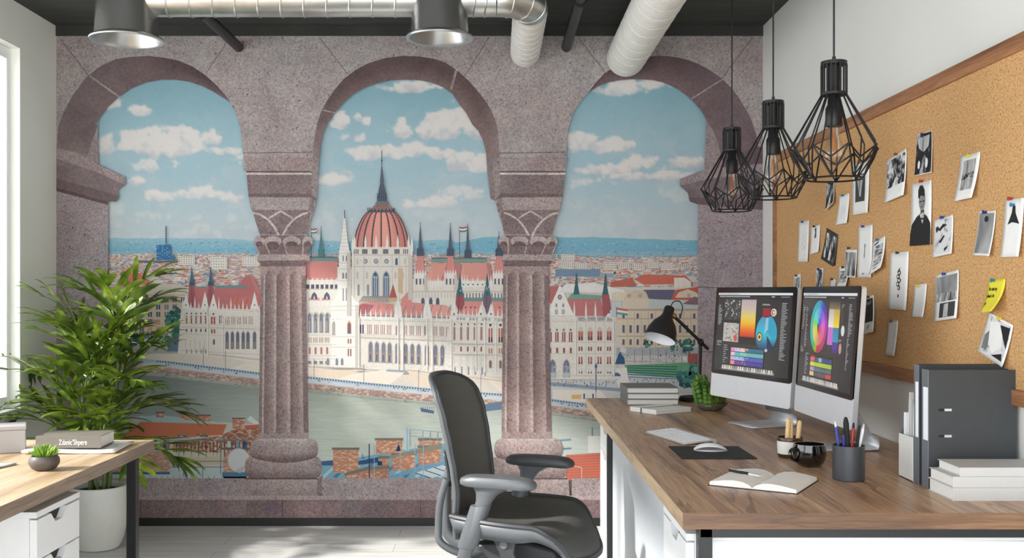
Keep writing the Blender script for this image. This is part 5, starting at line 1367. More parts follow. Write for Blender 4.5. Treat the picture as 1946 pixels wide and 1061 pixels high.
def right_screen(S):
    rr = random.Random(4); ui(S, rr)
    rows(S, rr, .02,.065,.14,.42,.02); rows(S, rr, .085,.13,.16,.62,.022); rows(S, rr, .02,.09,.60,.66,.018); rows(S, rr, .885,.955,.11,.44,.017); rows(S, rr, .88,.93,.46,.78,.018)
    S.rect(.845,.08,.849,1,(62,63,65)); S.rect(.53,.08,.533,.62,(60,61,63)); S.rect(.08,.64,.845,.644,(72,73,75)); S.rect(.72,.16,.78,.30,(60,61,63)); S.up()
    cx, cy, RX_, RY = .355,.365,.165,.285
    n = 48
    HO = [(0,.86),(.12,.74),(.25,.53),(.5,.49),(.62,.47),(.70,.2),(.75,-.04),(.85,-.07),(1,-.14)]; HI = [(0,.86),(.12,.74),(.25,.58),(.38,.5),(.5,.20),(.65,.14),(.75,.05),(.88,-.04),(1,-.14)]
    def seg(r0, r1, val, sat, H=HI):
        def hue(t):
            for (a,h0),(b2,h1) in zip(H,H[1:]):
                if t <= b2: return h0+(h1-h0)*(t-a)/(b2-a)
            return H[-1][1]
        for k in range(n):
            a0 = 2*pi*k/n; a1 = 2*pi*(k+1)/n; h0 = .5-.0+ (k/n)*-1.0+.02; h1 = .5-((k+1)/n)+.02
            pts = [(cx+RX_*r1*cos(a0),cy-RY*r1*sin(a0)),(cx+RX_*r1*cos(a1),cy-RY*r1*sin(a1)),(cx+RX_*r0*cos(a1),cy-RY*r0*sin(a1)),(cx+RX_*r0*cos(a0),cy-RY*r0*sin(a0))]
            S.poly(pts, [hsv(hue(k/n),sat,val), hsv(hue((k+1)/n),sat,val), hsv(hue((k+1)/n),sat*.9,val), hsv(hue(k/n),sat*.9,val)])
    seg(.72,1,.72,.85,HO); S.up(); seg(.30,.72,.84,.55); S.up(); seg(.06,.32,.86,.75); S.up(); S.ell(cx-.01,cy+.01,.016,.05,(70,70,20)); S.up()
    S.rect(.535,.09,.73,.17,[(60,58,54),(130,116,84)]); S.rect(.535,.17,.63,.36,[(190,180,176),(236,234,226)]); S.rect(.63,.17,.73,.36,[(190,160,70),(246,220,30)])
    S.rect(.535,.36,.63,.545,[(196,110,206),(206,100,206)]); S.rect(.63,.36,.73,.51,[(40,130,160),(40,150,190)]); S.rect(.63,.51,.73,.62,[(84,50,150),(70,40,130)])
    S.ell(.80,.385,.030,.055,(216,222,224)); S.ell(.775,.57,.024,.055,(196,150,150)); S.rect(.74,.20,.82,.30,(52,53,55))
    rows(S, rr, .76,.82,.12,.15,.014); rows(S, rr, .74,.82,.48,.50,.012); S.up()
    S.rect(.235,.675,.66,.925,(28,29,31)); S.up(); S.rect(.24,.68,.33,.70,(150,30,36))
    pal = [[(226,96,110),(60,84,120),(150,180,206),(48,72,120),(44,70,124)],[(214,214,60),(176,200,50),(180,206,50),(176,200,60),(170,196,60)],[(170,150,200),(90,110,120),(80,110,120),(84,104,112),(90,110,116)],[(230,196,120),(70,76,80),(90,90,92),(100,76,76),(206,64,60)]]
    for r, p in enumerate(pal):
        y = .70+r*.053; xs_ = [.24,.32,.40,.46,.55,.65]
        for k in range(5): S.rect(xs_[k],y,xs_[k+1],y+.045,p[k])
    rows(S, rr, .13,.20,.67,.90,.022,(160,162,164)); S.up(2); dock(S, rr, .11, .78)
monitor('monitor showing a blue flask image and an orange gradient', (.945,4.53), (1.134,3.958), left_screen)
monitor('monitor showing a large rainbow colour wheel', (1.146,3.945), (1.160,3.352), right_screen)
# ================================================================ desk lamp, books, cactus
t = thing('desk_lamp', 'black jointed desk lamp with a bell shade and white inside', 'desk lamp', (1.02,5.22,DZ))
c = MB(); c.lathe([(.088,0),(.088,.012),(.082,.022),(.02,.026)], 36); c.build('lamp_base', M['matte_black'], t)
c = MB(); c.tube([(.015,0,.024),(.022,0,.298)], .0085, 12); c.build('post', M['matte_black'], t)
c = MB(); c.ball((.022,0,.300),.017,16,10); c.tube([(.022,-.025,.300),(.022,.025,.300)],.007,10); c.build('joint', M['matte_black'], t)
hd = Vector((-.118,-.02,.432)); jt = Vector((.022,0,.300)); dv = (jt-hd).normalized()
c = MB(); c.tube([hd, jt+dv*.055], .0085, 12); c.build('arm', M['matte_black'], t)
ax = Vector((-.34,-.30,-.89)).normalized(); apex = Vector((-.140,-.02,.470))
def along(ax, o):
    z = ax; x = z.cross(Vector((0,1,0))).normalized(); y = z.cross(x)
    return Matrix(((x.x,y.x,z.x,o.x),(x.y,y.y,z.y,o.y),(x.z,y.z,z.z,o.z),(0,0,0,1)))
tf = along(ax, apex)
c = MB(); c.lathe([(.012,-.012),(.022,-.008),(.026,.0),(.026,.035),(.034,.055),(.058,.085),(.074,.125),(.080,.170)], 36, tf=tf, cap1=False); sh = c.build('lamp_shade', M['matte_black'], t)
c = MB(); c.lathe([(.022,.03),(.031,.057),(.055,.086),(.0715,.126),(.0785,.1695),(.080,.170)], 36, tf=tf, cap0=True, cap1=False); c.build('shade_lining', M['white_pl'], sh)
c = MB(); c.lathe([(.012,.045),(.012,.06),(.024,.08),(.026,.10),(.018,.118),(.002,.122)], 20, tf=tf); c.build('bulb', M['ceramic_white'], sh)
c = MB(); c.tube([hd+Vector((-.012,0,.012)), hd+Vector((.008,0,-.004))], .013, 12); c.build('hinge', M['brass'], t)
c = MB(); q = [apex+Vector((.005,0,.008)), apex+Vector((.022,0,.035)), apex+Vector((.052,0,.036)), apex+Vector((.066,0,.008)), apex+Vector((.060,.002,-.028)), hd+Vector((.03,.004,-.012))]
def catm(pts, n=6):
    P0 = [pts[0]]+list(pts)+[pts[-1]]; out = []
    for i in range(1, len(P0)-2):
        for k in range(n):
            u = k/n; a, b_, c_, d_ = [Vector(x) for x in P0[i-1:i+3]]
            out.append(.5*((2*b_)+(c_-a)*u+(2*a-5*b_+4*c_-d_)*u*u+(3*b_-a-3*c_+d_)*u**3))
    out.append(Vector(pts[-1])); return out
c.tube(catm(q), .0028, 8); c.build('lamp_cable', M['matte_black'], t)
for k, (dx, lb) in enumerate(((0,'grey hardback at the bottom of the stack by the desk lamp'),(.002,'grey hardback in the middle of the stack by the desk lamp'),(-.001,'grey hardback on top of the stack by the desk lamp'))):
    book('hardback_book', lb, 'book', (.768+dx,5.155,DZ+k*.0285), 0, .255, .27, .028, M['book_grey'], '-X', 'grey hardbacks stacked by the desk lamp', .003, .004)
A_, B_, C_ = Vector((.609,4.758)), Vector((.726,4.615)), Vector((.908,4.737))
ctr = (A_+C_)/2; ang = atan2((C_-B_).y, (C_-B_).x)
t = thing('notebook', 'white notebook with a dark elastic band, lying before the grey books', 'notebook', (ctr.x+.003,ctr.y,DZ), ang)
c = MB(); c.box((-.108,-.088,.0015),(.108,.088,.019)); c.build('page_block', M['page'], t, smooth=False)
c = MB(); c.box((-.11,-.09,.019),(.11,.09,.0215)); c.box((-.11,-.09,.019),(-.108,.09,.0215)); c.build('front_cover', M['paper'], t, smooth=False, bevel=.001)
c = MB(); c.box((-.11,-.09,0),(.11,.09,.0015)); c.build('back_cover', M['book_grey'], t, smooth=False)
c = MB(); c.box((-.1105,.008,.0214),(.1105,.013,.0224)); c.box((-.1112,.008,0),(-.1102,.013,.0224)); c.build('elastic_band', M['ink'], t, smooth=False)
t = thing('potted_cactus', 'green clustered cactus in a shallow grey bowl beside the monitor', 'plant', (1.004,4.80,DZ))
c = MB(); c.lathe([(.034,0),(.050,.006),(.072,.024),(.082,.036),(.078,.037),(.066,.026),(.02,.022)], 36); c.build('bowl', M['bowl'], t)
c = MB(); c.lathe([(.072,.0305),(.05,.033),(.002,.035)], 28, cap0=True); c.build('soil', M['soil'], t)
rr = random.Random(8)
for k in range(40):
    a = rr.uniform(0,2*pi); q = .064*sqrt(rr.random()); x, y = q*cos(a)-.010, q*sin(a)
    hgt = (.150*(1-(q/.085)**4)+.0)*rr.uniform(.84,1.06)*(1 if x < .02 else .38)
    c = MB(); r0 = rr.uniform(.0085,.0125); lx, ly = rr.uniform(-.12,.12), rr.uniform(-.12,.12); n = 12; rad = []; pts = []
    for i in range(n+1):
        f = i/n; bb = q/.064; pts.append((x+(lx+.9*bb*cos(a)*(f**2.2)*.45)*hgt*f+.018*bb*cos(a)*sin(pi*f), y+(ly+.9*bb*sin(a)*(f**2.2)*.2)*hgt*f+.018*bb*sin(a)*sin(pi*f), .03+hgt*(f if f < .8 else .8+(f-.8)*(1-bb*.9)))); rad.append(r0*(1+.20*(-1)**i)*(1 if f < .85 else .75 if f < .95 else .3))
    c.tube(pts, rad, 10)
    for i in range(1, n, 1):
        for j in range(4):
            aa = rr.uniform(0,2*pi); p = Vector(pts[i]); e = Vector((cos(aa),sin(aa),.35)); c.tube([p+e*r0*.7, p+e*r0*1.45], [.0018,.0003], 5)
    c.build('cactus_stem', M['cactus'], t)
# ================================================================ keyboard, mouse, pad
c0 = Vector((.586,4.02)); c1 = Vector((.679,3.70)); c2 = Vector((.811,3.725)); dirx = (c1-c0).normalized()
ang = atan2(dirx.y, dirx.x); ctr = (c0+c1)/2+Vector((-dirx.y, dirx.x))*.062
t = thing('keyboard', 'slim white and aluminium keyboard near the desk edge', 'keyboard', (ctr.x,ctr.y,DZ), ang)
kt = Matrix.Translation((0,0,.003)) @ Matrix.Rotation(R(4.5),4,'X')
c = MB(); c.box((-.166,-.062,0),(.166,.066,.006), tf=Matrix.Translation((0,0,.0055)) @ Matrix.Rotation(R(4.5),4,'X')); c.build('keyboard_body', M['aluminium'], t, smooth=False, bevel=.003)
c = MB(); c.tube([(-.165,.062,.0095),(.165,.062,.0095)], .0085, 16); c.build('battery_bar', M['aluminium'], t)
KT = Matrix.Translation((0,0,.0055)) @ Matrix.Rotation(R(4.5),4,'X')
for r in range(6):
    y0 = -.058+r*.0192; n = 14 if r else 0; xw = .326/14
    cells = [(-.163+k*xw, xw) for k in range(14)] if r else [(-.163,xw),(-.163+xw,xw),(-.163+2*xw,xw*1.2),(-.163+3.2*xw,xw*5.2),(-.163+8.4*xw,xw*1.2),(-.163+9.6*xw,xw),(-.163+10.6*xw,xw),(-.163+11.6*xw,xw),(-.163+12.6*xw,xw*1.4)]
    for x, w_ in cells:
        c = MB(); hgt = .0165 if r < 5 else .0115
        c.box((x+.0016,y0+.0016,.006),(x+w_-.0016,y0+hgt,.0085), tf=KT); c.build('key', M['key'], t, smooth=False, bevel=.0008, seg=1)
t = thing('mouse_pad', 'black rectangular mouse pad on the long desk', 'mouse pad', (.741,3.53,DZ))
c = MB(); c.box((-.125,-.136,0),(.125,.136,.003)); c.build('pad', M['matte_black'], t, smooth=False, bevel=.001)
t = thing('computer_mouse', 'white low curved mouse resting on the black pad', 'mouse', (.745,3.56,DZ+.003), R(-6))
def ms(u, v):
    a = -1+2*u; q = -1+2*v
    hw = .030*(1-abs(a)**3.2*.35); z = .024*max(0,(1-abs(a)**2.2))**.75*(1-.42*abs(q)**2.4)*(1+.12*a)
    return (-.057*a, hw*q, .0025+z)
c = MB(); c.grid(ms, 24, 14); c.build('mouse_shell', M['key'], t)
c = MB(); c.prism([(.057*cos(2*pi*k/32)*.99, .027*sin(2*pi*k/32)) for k in range(32)], 0, .0045); c.build('mouse_base', M['aluminium'], t)
# ================================================================ open notebook and pen
t = thing('open_book', 'open blank notebook lying near the front of the long desk', 'book', (.776,2.97,DZ), atan2(-.065,.108))
sp_ = Vector((.124,.206)).normalized()
c = MB(); c.box((-.128,-.118,0),(.128,.118,.0016)); c.build('book_cover', M['ink'], t, smooth=False, bevel=.0006)
def leafside(s):
    def top(u): return .0022+.020*(sin(pi*min(1,u*1.0)**.55)**.8*.55+.32*(1-u)*0+ .45*(1-abs(2*u-.55)**2)*max(0,1-u)**.3*.4) if u < 1 else .002
    prof = [(0,.004),(.01,.012),(.03,.019),(.055,.021),(.085,.018),(.112,.0135),(.123,.0115)]
    pr = [(s*x, z) for x, z in prof]
    poly = [(0,.0017)]+pr+[(s*.124,.0017)]
    if s < 0: poly = poly[::-1]
    m_ = MB(); m_.prism(poly, -.113, .113, 'Y'); return m_.build('page_block', M['paper'], t)
leafside(-1); leafside(1)
t = thing('ballpoint_pen', 'black and silver pen lying on the open notebook', 'pen', (.726,3.005,DZ+.0235), R(-52))
c = MB(); c.tube([(-.052,0,.001),(.02,0,0)], .0045, 12); c.build('barrel', M['ink'], t)
c = MB(); c.tube([(.02,0,0),(.052,0,-.001),(.066,0,-.0016)], [.0046,.004,.001], 12); c.build('tip', M['aluminium'], t)
c = MB(); c.box((-.05,-.001,.004),(-.012,.001,.0062)); c.build('pen_clip', M['aluminium'], t, smooth=False)
# ================================================================ cups
t = thing('tea_cup', 'white cup with a brown rim holding three wooden sticks', 'cup', (.985,3.435,DZ))
c = MB(); c.lathe([(.030,0),(.036,.003),(.040,.012),(.042,.045),(.042,.066),(.039,.0665),(.038,.012),(.01,.008)], 36); c.build('cup_body', M['ceramic_white'], t)
c = MB(); c.lathe([(.0424,.056),(.0428,.066),(.041,.069),(.0385,.067),(.0384,.058)], 36, cap0=False, cap1=False); c.build('cup_rim', M['glaze_brown'], t)
c = MB(); c.lathe([(.0365,.001),(.0405,.010),(.0412,.014),(.0355,.0)], 36, cap0=False, cap1=False); c.build('cup_foot', M['glaze_brown'], t)
for (x, y, tx, ty, h), lb in zip(((-.012,0,-.004,0,.118),(.006,.01,.006,.01,.116),(.020,-.006,.034,0,.112)), ('straight wooden stick in the white cup, beside the cup edge away from the mug','wooden stick in the middle of the white cup','slanted wooden stick in the white cup')):
    q = thing('wooden_stick', lb, 'stick', (.985+x,3.435+y,DZ+.012), 0, 'wooden sticks in the white cup')
    c = MB(); c.tube([(0,0,0),(tx*.85-x*.85 if False else (tx-x)*.85,(ty-y)*.85,h*.9),((tx-x)*.97,(ty-y)*.97,h*.985),(tx-x,ty-y,h)], [.0078,.0078,.0062,.003], 14); c.build('stick_shaft', M['pencil_wood'], q)
t = thing('mug', 'glossy black mug beside the pencil cup', 'mug', (.998,3.262,DZ))
c = MB(); c.lathe([(.020,0),(.034,.002),(.046,.014),(.053,.036),(.052,.056),(.049,.071),(.046,.071),(.048,.055),(.042,.018),(.01,.012)], 40); c.build('mug_body', M['mug_black'], t)
c = MB(); c.tube(catm([Vector((-.046,-.012,.058)),Vector((-.068,-.03,.054)),Vector((-.070,-.034,.034)),Vector((-.046,-.014,.018))]), .0055, 10); c.build('handle', M['mug_black'], t)
c = MB(); c.lathe([(.0455,.048),(.002,.049)], 28, cap0=True); c.build('coffee', M['glaze_brown'], t)
t = thing('pencil_cup', 'matt anthracite cup full of pens', 'pen holder', (1.042,3.028,DZ))
c = MB(); c.lathe([(.044,0),(.046,.002),(.046,.102),(.0425,.102),(.0425,.005),(.01,.004)], 40); c.build('cup_body', M['holder'], t)
for nm, lb, cat, m, x, y, tx, ty, h, r in (('pen','thin blue capped pen in the anthracite cup','pen','blue',-.026,.006,-.036,.012,.165,.0042),('pen','short navy pen in the anthracite cup','pen','navy',-.015,-.012,-.020,-.01,.142,.0050),
   ('marker','thick black marker in the anthracite cup','marker','ink',.004,.004,-.006,.008,.178,.0085),('pencil','red pencil in the anthracite cup','pencil','red',.012,.016,.022,.02,.160,.0042),('pen','black slim pen with red band in the anthracite cup','pen','ink',.020,-.008,.030,-.006,.156,.0046),('pen','white pen leaning out of the anthracite cup','pen','white_pl',.022,.004,.050,.012,.158,.0050)):
    q = thing(nm, lb, cat, (1.042+x*.6,3.028+y*.6,DZ+.006), 0, 'pens in the anthracite cup')
    e = Vector((tx-x*.6, ty-y*.6, h)); c = MB(); c.tube([(0,0,0), e*.9], r, 12); c.build('barrel', M[m], q)
    c = MB(); c.tube([e*.9, e*.97, e], [r*.95,r*.7,r*.3], 12); c.build('tip', M['aluminium' if m in ('blue','white_pl') else 'ink'], q)
# ================================================================ files and binders
def binder(label, y0, y1, h, slots=True):
    t = thing('ring_binder', label, 'binder', (1.218,(y0+y1)/2,DZ), 0, 'grey lever arch binders')
    w = (y1-y0)/2; L = .250
    c = MB(); c.box((.0015,-w,0),(L,-w+.0025,h)); c.box((.0015,w-.0025,0),(L,w,h)); c.build('binder_cover', M['charcoal'], t, smooth=False, bevel=.0008)
    c = MB(); c.box((0,-w,0),(.0025,w,h)); c.build('spine', M['slate'], t, smooth=False, bevel=.0008)
    c = MB(); c.box((-.0006,-w+.001+.0005,.135),(0,w-.012,h-.05)); c.build('spine_label', M['label'], t, smooth=False)
    c = MB(); c.box((.01,-w+.003,.01),(L-.025,w-.003,h-.022)); c.build('paper_block', M['page'], t, smooth=False)
    if slots:
        for z in (.148,.222):
            s = MB(); s.box((.030,-w-.0008,z-.0035),(.052,-w+.0005,z+.0035)); o = s.build('lever_slot', M['ink'], t, smooth=False, bevel=.0003)
            s = MB(); s.box((.046,-w-.0014,z-.0034),(.066,-w+.0005,z+.0034)); s.build('slot_plate', M['aluminium'], o, smooth=False)
    return t
binder('grey binder standing in front with its broad cover facing the camera', 2.888, 2.932, .335)
binder('grey binder mostly hidden behind the front one', 2.953, 2.986, .345, False)
t = thing('magazine_file', 'low open white and grey file holder beside the binders', 'file holder', (1.214,3.038,DZ))
c = MB(); c.box((0,-.05,0),(.003,.05,.130)); c.box((0,-.05,0),(.24,.05,.003)); c.box((.237,-.05,0),(.24,.05,.26)); c.build('file_front', M['ceramic_white'], t, smooth=False)
for s in (-1, 1):
    c = MB(); y = s*.0485; c.prism([(.003,.003),(.237,.003),(.237,.26),(.10,.26),(.003,.130)], y-.0015, y+.0015, 'Y'); c.build('file_side', M['slate'], t, smooth=False)
for (y, h, m, lb, tl) in ((-.03,.215,'paper','white brochure in the file holder, next to the binders',.012),(-.012,.23,'book_white','tall pale brochure in the middle of the file holder',.006),(.012,.245,'page','cream brochure leaning in the file holder',.018),(.030,.19,'label','thin blue white brochure at the far side of the file holder',.0)):
    q = thing('brochure', lb, 'brochure', (1.222,3.038+y,DZ+.0042+.191*sin(R(tl*120))), 0, 'brochures in the file holder')
    c = MB(); c.box((0,-.0025,0),(.19,.0025,h), tf=Matrix.Rotation(R(tl*120),4,'Y')); c.build('cover', M[m], q, smooth=False, bevel=.0006)
for k, (w_, d_, h_, x, y, lb) in enumerate(((.262,.156,.0355,1.341,2.792,'thickest white book at the bottom of the stack before the binders'),(.258,.150,.0290,1.339,2.789,'white book in the middle of the stack before the binders'),(.240,.140,.0240,1.349,2.784,'thin white book on top of the stack before the binders'))):
    z = DZ+(0,.0358,.0651)[k]
    book('white_book', lb, 'book', (x,y,z), 0, w_, d_, h_, M['book_white'], '-Y', 'white books before the binders', .002, .004, M['page'])
# ================================================================ cork board and pinned papers
t = thing('cork_board', 'wide cork pin board in an oak frame on the white wall', 'pin board', (RX,0,1.5))
c = MB(); c.box((-.014,1.6,-.48),(-.001,5.345,.475)); c.build('cork_panel', M['cork'], t, smooth=False)
CW = .045
for nm, a, b2 in (('frame_rail',(-.026,1.56,.473),(-.001,5.385,.52)),('frame_rail',(-.026,1.56,-.52),(-.001,5.385,-.475)),('frame_rail',(-.026,5.345,-.475),(-.001,5.385,.473)),('frame_rail',(-.026,1.56,-.475),(-.001,1.60,.473))):
    c = MB(); c.box(a, b2); c.build(nm, M['cork_wood'], t, smooth=False, bevel=.0015)
XW = RX-.0155
def wp(px, py, off=0):
    d = XW*F/(px-VX); return Vector((XW-off, d, EYE-(py-VY)*XW/(px-VX)))
PINR = random.Random(9)
def sheet(name, label, cat, q, curl=.012, mat='paper', group='photos pinned on the cork board', twist=0):
    TL, TR, BR, BL = [wp(*p) for p in q]; c0 = (TL+TR+BR+BL)/4
    # undo the drift that a curled-out lower edge would show
    t = thing(name, label, cat, tuple(c0), 0, group)
    def f(u, v, off=0):
        p = TL*(1-u)*(1-v)+TR*u*(1-v)+BR*u*v+BL*(1-u)*v-c0
        p.x -= .0012+curl*v*v*(1+twist*(u-.5))+off
        if curl > .02: p.y *= 1; 
        return p
    c = MB(); c.grid(lambda u, v: f(u, v), 6, 8); c.build('paper', M[mat], t, thick=.0006)
    return t, f
def pr(t, f, u0, v0, u1, v1, mat, name='print', off=.0008):
    c = MB(); c.grid(lambda u, v: f(u0+(u1-u0)*u, v0+(v1-v0)*v, off), 5, 6); return c.build(name, M[mat], t)
def shp(t, f, polys, name='drawing', off=.0012):
    c = MB(); mats = []
    for pts, m in polys:
        if m not in mats: mats.append(m)
        vs = [f(u, v, off+.0002*mats.index(m)) for u, v in pts]; c.add(vs, [tuple(range(len(vs)))], mats.index(m))
    return c.build(name, [M[m] for m in mats], t, smooth=False)
def pin(px, py, m, what, r=.0075):
    p = wp(px, py); t = thing('push_pin', f'{m} push pin holding the {what}', 'push pin', tuple(p), 0, 'push pins on the cork board')
    tf = Matrix.Rotation(R(-90),4,'Y')
    c = MB(); c.lathe([(.0036,.002),(.0042,.004),(.0032,.008),(.0056,.010),(.0060,.0125),(.002,.0138)], 16, tf=tf); c.build('pin_head', M[{'orange':'red','dark':'green','gold':'brass'}.get(m,m)], t)
    c = MB(); c.tube([(.008,0,0),(-.004,0,0)], .0007, 6); c.build('pin_needle', M['aluminium'], t)
def ov(cx, cy, rx, ry, n=20): return [(cx+rx*cos(2*pi*k/n), cy+ry*sin(2*pi*k/n)) for k in range(n)]
W_ = 'photo_print'
t,f = sheet(W_,'instant photo of a dark crowded landscape','photo',[(1686,305),(1723.5,282),(1724,370.5),(1687,386)]); pr(t,f,.04,.06,.95,.70,'pr_crowd'); pin(1706,293,'gold','crowded landscape photo')
t,f = sheet(W_,'nearly black photo of two pale figures, high on the board','photo',[(1743,257),(1772,247.5),(1774,328),(1741,335)],.006); pr(t,f,.02,.02,.98,.98,'pr_dark'); shp(t,f,[(ov(.25,.75,.07,.10),'paper'),(ov(.70,.74,.08,.12),'paper'),([(.1,.1),(.9,.08),(.8,.35),(.55,.45),(.45,.45),(.2,.35)],'pr_curtain')]); pin(1757,255.5,'navy','nearly black photo')
t,f = sheet(W_,'instant photo of a striped curtain above a row of dark marks','photo',[(1826,298),(1864,288),(1857,375.6),(1822.5,383)],.016); pr(t,f,.20,.12,.82,.78,'pr_curtain'); shp(t,f,[([(.20,.44),(.82,.40),(.82,.53),(.20,.55)],'pr_crowd')]); pin(1845,295.8,'yellow','curtain photo')
t,f = sheet(W_,'tall portrait of a person in a black coat','photo',[(1733,351),(1771,342),(1772,465),(1733,468)],.006)
shp(t,f,[([(0,1),(0,.82),(.06,.66),(.30,.54),(.46,.50),(.62,.49),(.80,.55),(.97,.66),(1,.78),(1,1)],'ink'),([(.46,.52),(.50,.42),(.66,.42),(.68,.52),(.61,.68)],'pr_lines')]); shp(t,f,[(ov(.56,.29,.155,.16),'pr_grey')],off=.0018); shp(t,f,[([(.38,.24),(.38,.12),(.46,.05),(.58,.05),(.68,.13),(.70,.24),(.60,.22),(.50,.21),(.44,.26)],'ink'),([(.44,.30),(.54,.295),(.54,.315),(.44,.32)],'ink'),([(.60,.295),(.69,.295),(.69,.315),(.60,.315)],'ink'),([(.52,.39),(.62,.385),(.62,.40),(.52,.40)],'ink')],'hair_and_face',.0024); pin(1754,344.8,'orange','portrait in a black coat')
t,f = sheet('paper_strip','white tall card with a small black cloak shape','card',[(1911.5,380),(1947,376),(1943,488),(1908,489)],.01); shp(t,f,[([(.44,.12),(.58,.12),(.60,.24),(.84,.44),(.70,.42),(.45,.40),(.22,.44),(.40,.24)],'ink')]); pin(1924,377.8,'red','card with the cloak shape'); pin(1928.5,389.5,'teal','card with the cloak shape, a little lower')
t,f = sheet(W_,'narrow photo of a misty grey road','photo',[(1861.5,401.7),(1893.5,400.5),(1888,487),(1857,485)],.012); pr(t,f,.06,.05,.94,.95,'pr_grey'); shp(t,f,[(ov(.50,.18,.12,.07),'ink')]); pin(1875.6,403.5,'navy','misty road photo')
t,f = sheet(W_,'sketchy drawing print with black brush strokes','photo',[(1776,419.5),(1812,408),(1813.4,482),(1777,490)],.008); pr(t,f,.06,.06,.94,.94,'pr_sketch'); shp(t,f,[([(.1,.22),(.22,.18),(.3,.26),(.5,.16),(.72,.22),(.5,.26),(.34,.34),(.26,.30),(.14,.36)],'ink'),([(.3,.62),(.55,.46),(.6,.5),(.4,.66)],'ink'),([(.6,.82),(.78,.76),(.76,.84),(.62,.9)],'ink')]); pin(1794,413.5,'blue','brush stroke drawing')
t,f = sheet('paper_card','tall white card with a coiled black ornament','card',[(1692.6,481),(1727.7,478),(1725.7,590),(1691,587.5)],.007)
P_ = []
for k in range(5): P_.append((ov(.52+.03*(-1)**k,.36+k*.065,.10-.012*abs(k-2),.042),'ink')); 
shp(t,f,P_+[([(.44,.34),(.58,.26),(.56,.33),(.50,.40)],'ink'),(ov(.54,.76,.035,.03),'ink')]); shp(t,f,[(ov(.52+.03*(-1)**k,.36+k*.065,.055-.008*abs(k-2),.022),'paper') for k in range(5)],'ornament_gaps',.0018); pin(1709,480.5,'green','card with the coiled ornament')
t,f = sheet('paper_card','tall white card with a vertical handwritten line','card',[(1632,431),(1659,427),(1658,527.5),(1632,527.5)],.005); shp(t,f,[([(.46,.36),(.56,.34),(.58,.42),(.54,.50),(.55,.60),(.50,.70),(.50,.84),(.47,.84),(.47,.68),(.42,.58),(.46,.46)],'pr_scribble'),([(.48,.36),(.52,.36),(.51,.62),(.48,.62)],'ink'),([(.36,.92),(.5,.91),(.5,.94),(.36,.94)],'grey_ink')]); pin(1643,430.5,'blue','card with the vertical writing')
t,f = sheet(W_,'curled sheet printed with a dense text block','photo',[(1659,462),(1683,448),(1684,508.5),(1661,523.5)],.02); pr(t,f,.20,.17,.86,.80,'pr_lines'); shp(t,f,[([(.15,.09),(.5,.06),(.5,.10),(.15,.13)],'ink'),([(.3,.87),(.6,.86),(.6,.89),(.3,.90)],'ink')]); pin(1670.6,456,'teal','sheet with the text block')
t,f = sheet(W_,'photo of rain dark vertical streaks','photo',[(1607,474),(1629,474.6),(1628,528),(1608,527)],.005); pr(t,f,.05,.10,.95,.94,'pr_rain'); pin(1616,472,'dark','rain streak photo')
t,f = sheet('receipt','curly white receipt overlapping the rain streak photo','receipt',[(1595.6,507),(1612.6,505),(1616,556),(1599,558)],.03); pr(t,f,.1,.18,.9,.62,'pr_lines'); pin(1605,508,'dark','curly receipt')
t,f = sheet(W_,'tilted dark photo of pale standing figures','photo',[(1571.6,433.6),(1593,446),(1588,507),(1564.5,491.6)],.01,'charcoal'); pr(t,f,.10,.12,.92,.90,'pr_figure'); pin(1581.5,442,'gold','tilted photo of standing figures')
t,f = sheet('paper_card','small white card with a dark vertical smudge','card',[(1542,432),(1559,426.5),(1558,479),(1542,484.5)],.006); shp(t,f,[([(.42,.10),(.62,.08),(.60,.25),(.64,.42),(.50,.46),(.42,.42),(.50,.25)],'pr_figure')]); pin(1550,430.5,'dark','card with the dark smudge')
t,f = sheet('paper_card','tall white card with an oval outline, at the far end of the board','card',[(1518.7,423),(1538,418.6),(1537,498),(1518,498)],.005); shp(t,f,[(ov(.5,.52,.26,.19),'pr_scribble')]); shp(t,f,[(ov(.5,.52,.19,.15),'paper')],'oval_inside',.0018); shp(t,f,[([(.42,.42),(.52,.38),(.58,.5),(.52,.62),(.44,.60)],'pr_scribble')],'oval_sketch',.0022); pin(1527.5,422,'blue','card with the oval outline')
t,f = sheet('paper_card','white card with faint grey pencil scribble','card',[(1595.6,373),(1615,367),(1613,424),(1592,428)],.008); shp(t,f,[([(.30,.34),(.40,.30),(.44,.80),(.34,.84)],'pr_scribble'),([(.56,.36),(.66,.34),(.64,.66),(.58,.68)],'pr_scribble')]); pin(1604.5,371.5,'teal','card with the pencil scribble')
t,f = sheet(W_,'instant photo of a pale cone, seen through the nearest lamp cage','photo',[(1619.7,312),(1653,306),(1652,404),(1622.5,409.6)],.006); pr(t,f,.20,.22,.78,.76,'charcoal'); shp(t,f,[([(.28,.24),(.68,.24),(.54,.66),(.46,.66)],'pr_curtain')]); pin(1637,309.5,'gold','pale cone photo')
t,f = sheet(W_,'small tilted black and white photo below the nearest lamp cage','photo',[(1570,351.6),(1585,341.7),(1590,385.5),(1574,401)],.014); pr(t,f,.04,.04,.96,.96,'pr_figure'); pin(1579,349,'dark','small tilted photo')
t,f = sheet(W_,'small bluish print just above the monitor with the flask','photo',[(1509,525),(1522,519.6),(1523,560),(1510,562)],.006); pr(t,f,.12,.15,.88,.95,'pr_rain'); pin(1515.5,524,'dark','small print above the flask monitor')
t,f = sheet(W_,'small dark portrait print above the gap of the monitors','photo',[(1551,511),(1565,509.7),(1565,566),(1552,566)],.004); pr(t,f,.06,.04,.94,.96,'pr_figure'); pin(1558,512,'navy','small dark portrait')
t,f = sheet('paper_scrap','tiny torn scrap above the monitor with the colour wheel','paper scrap',[(1579,529),(1589,531),(1588,549),(1580,548)],.003); pr(t,f,.1,.1,.9,.9,'pr_scribble'); pin(1584,531,'dark','tiny scrap')
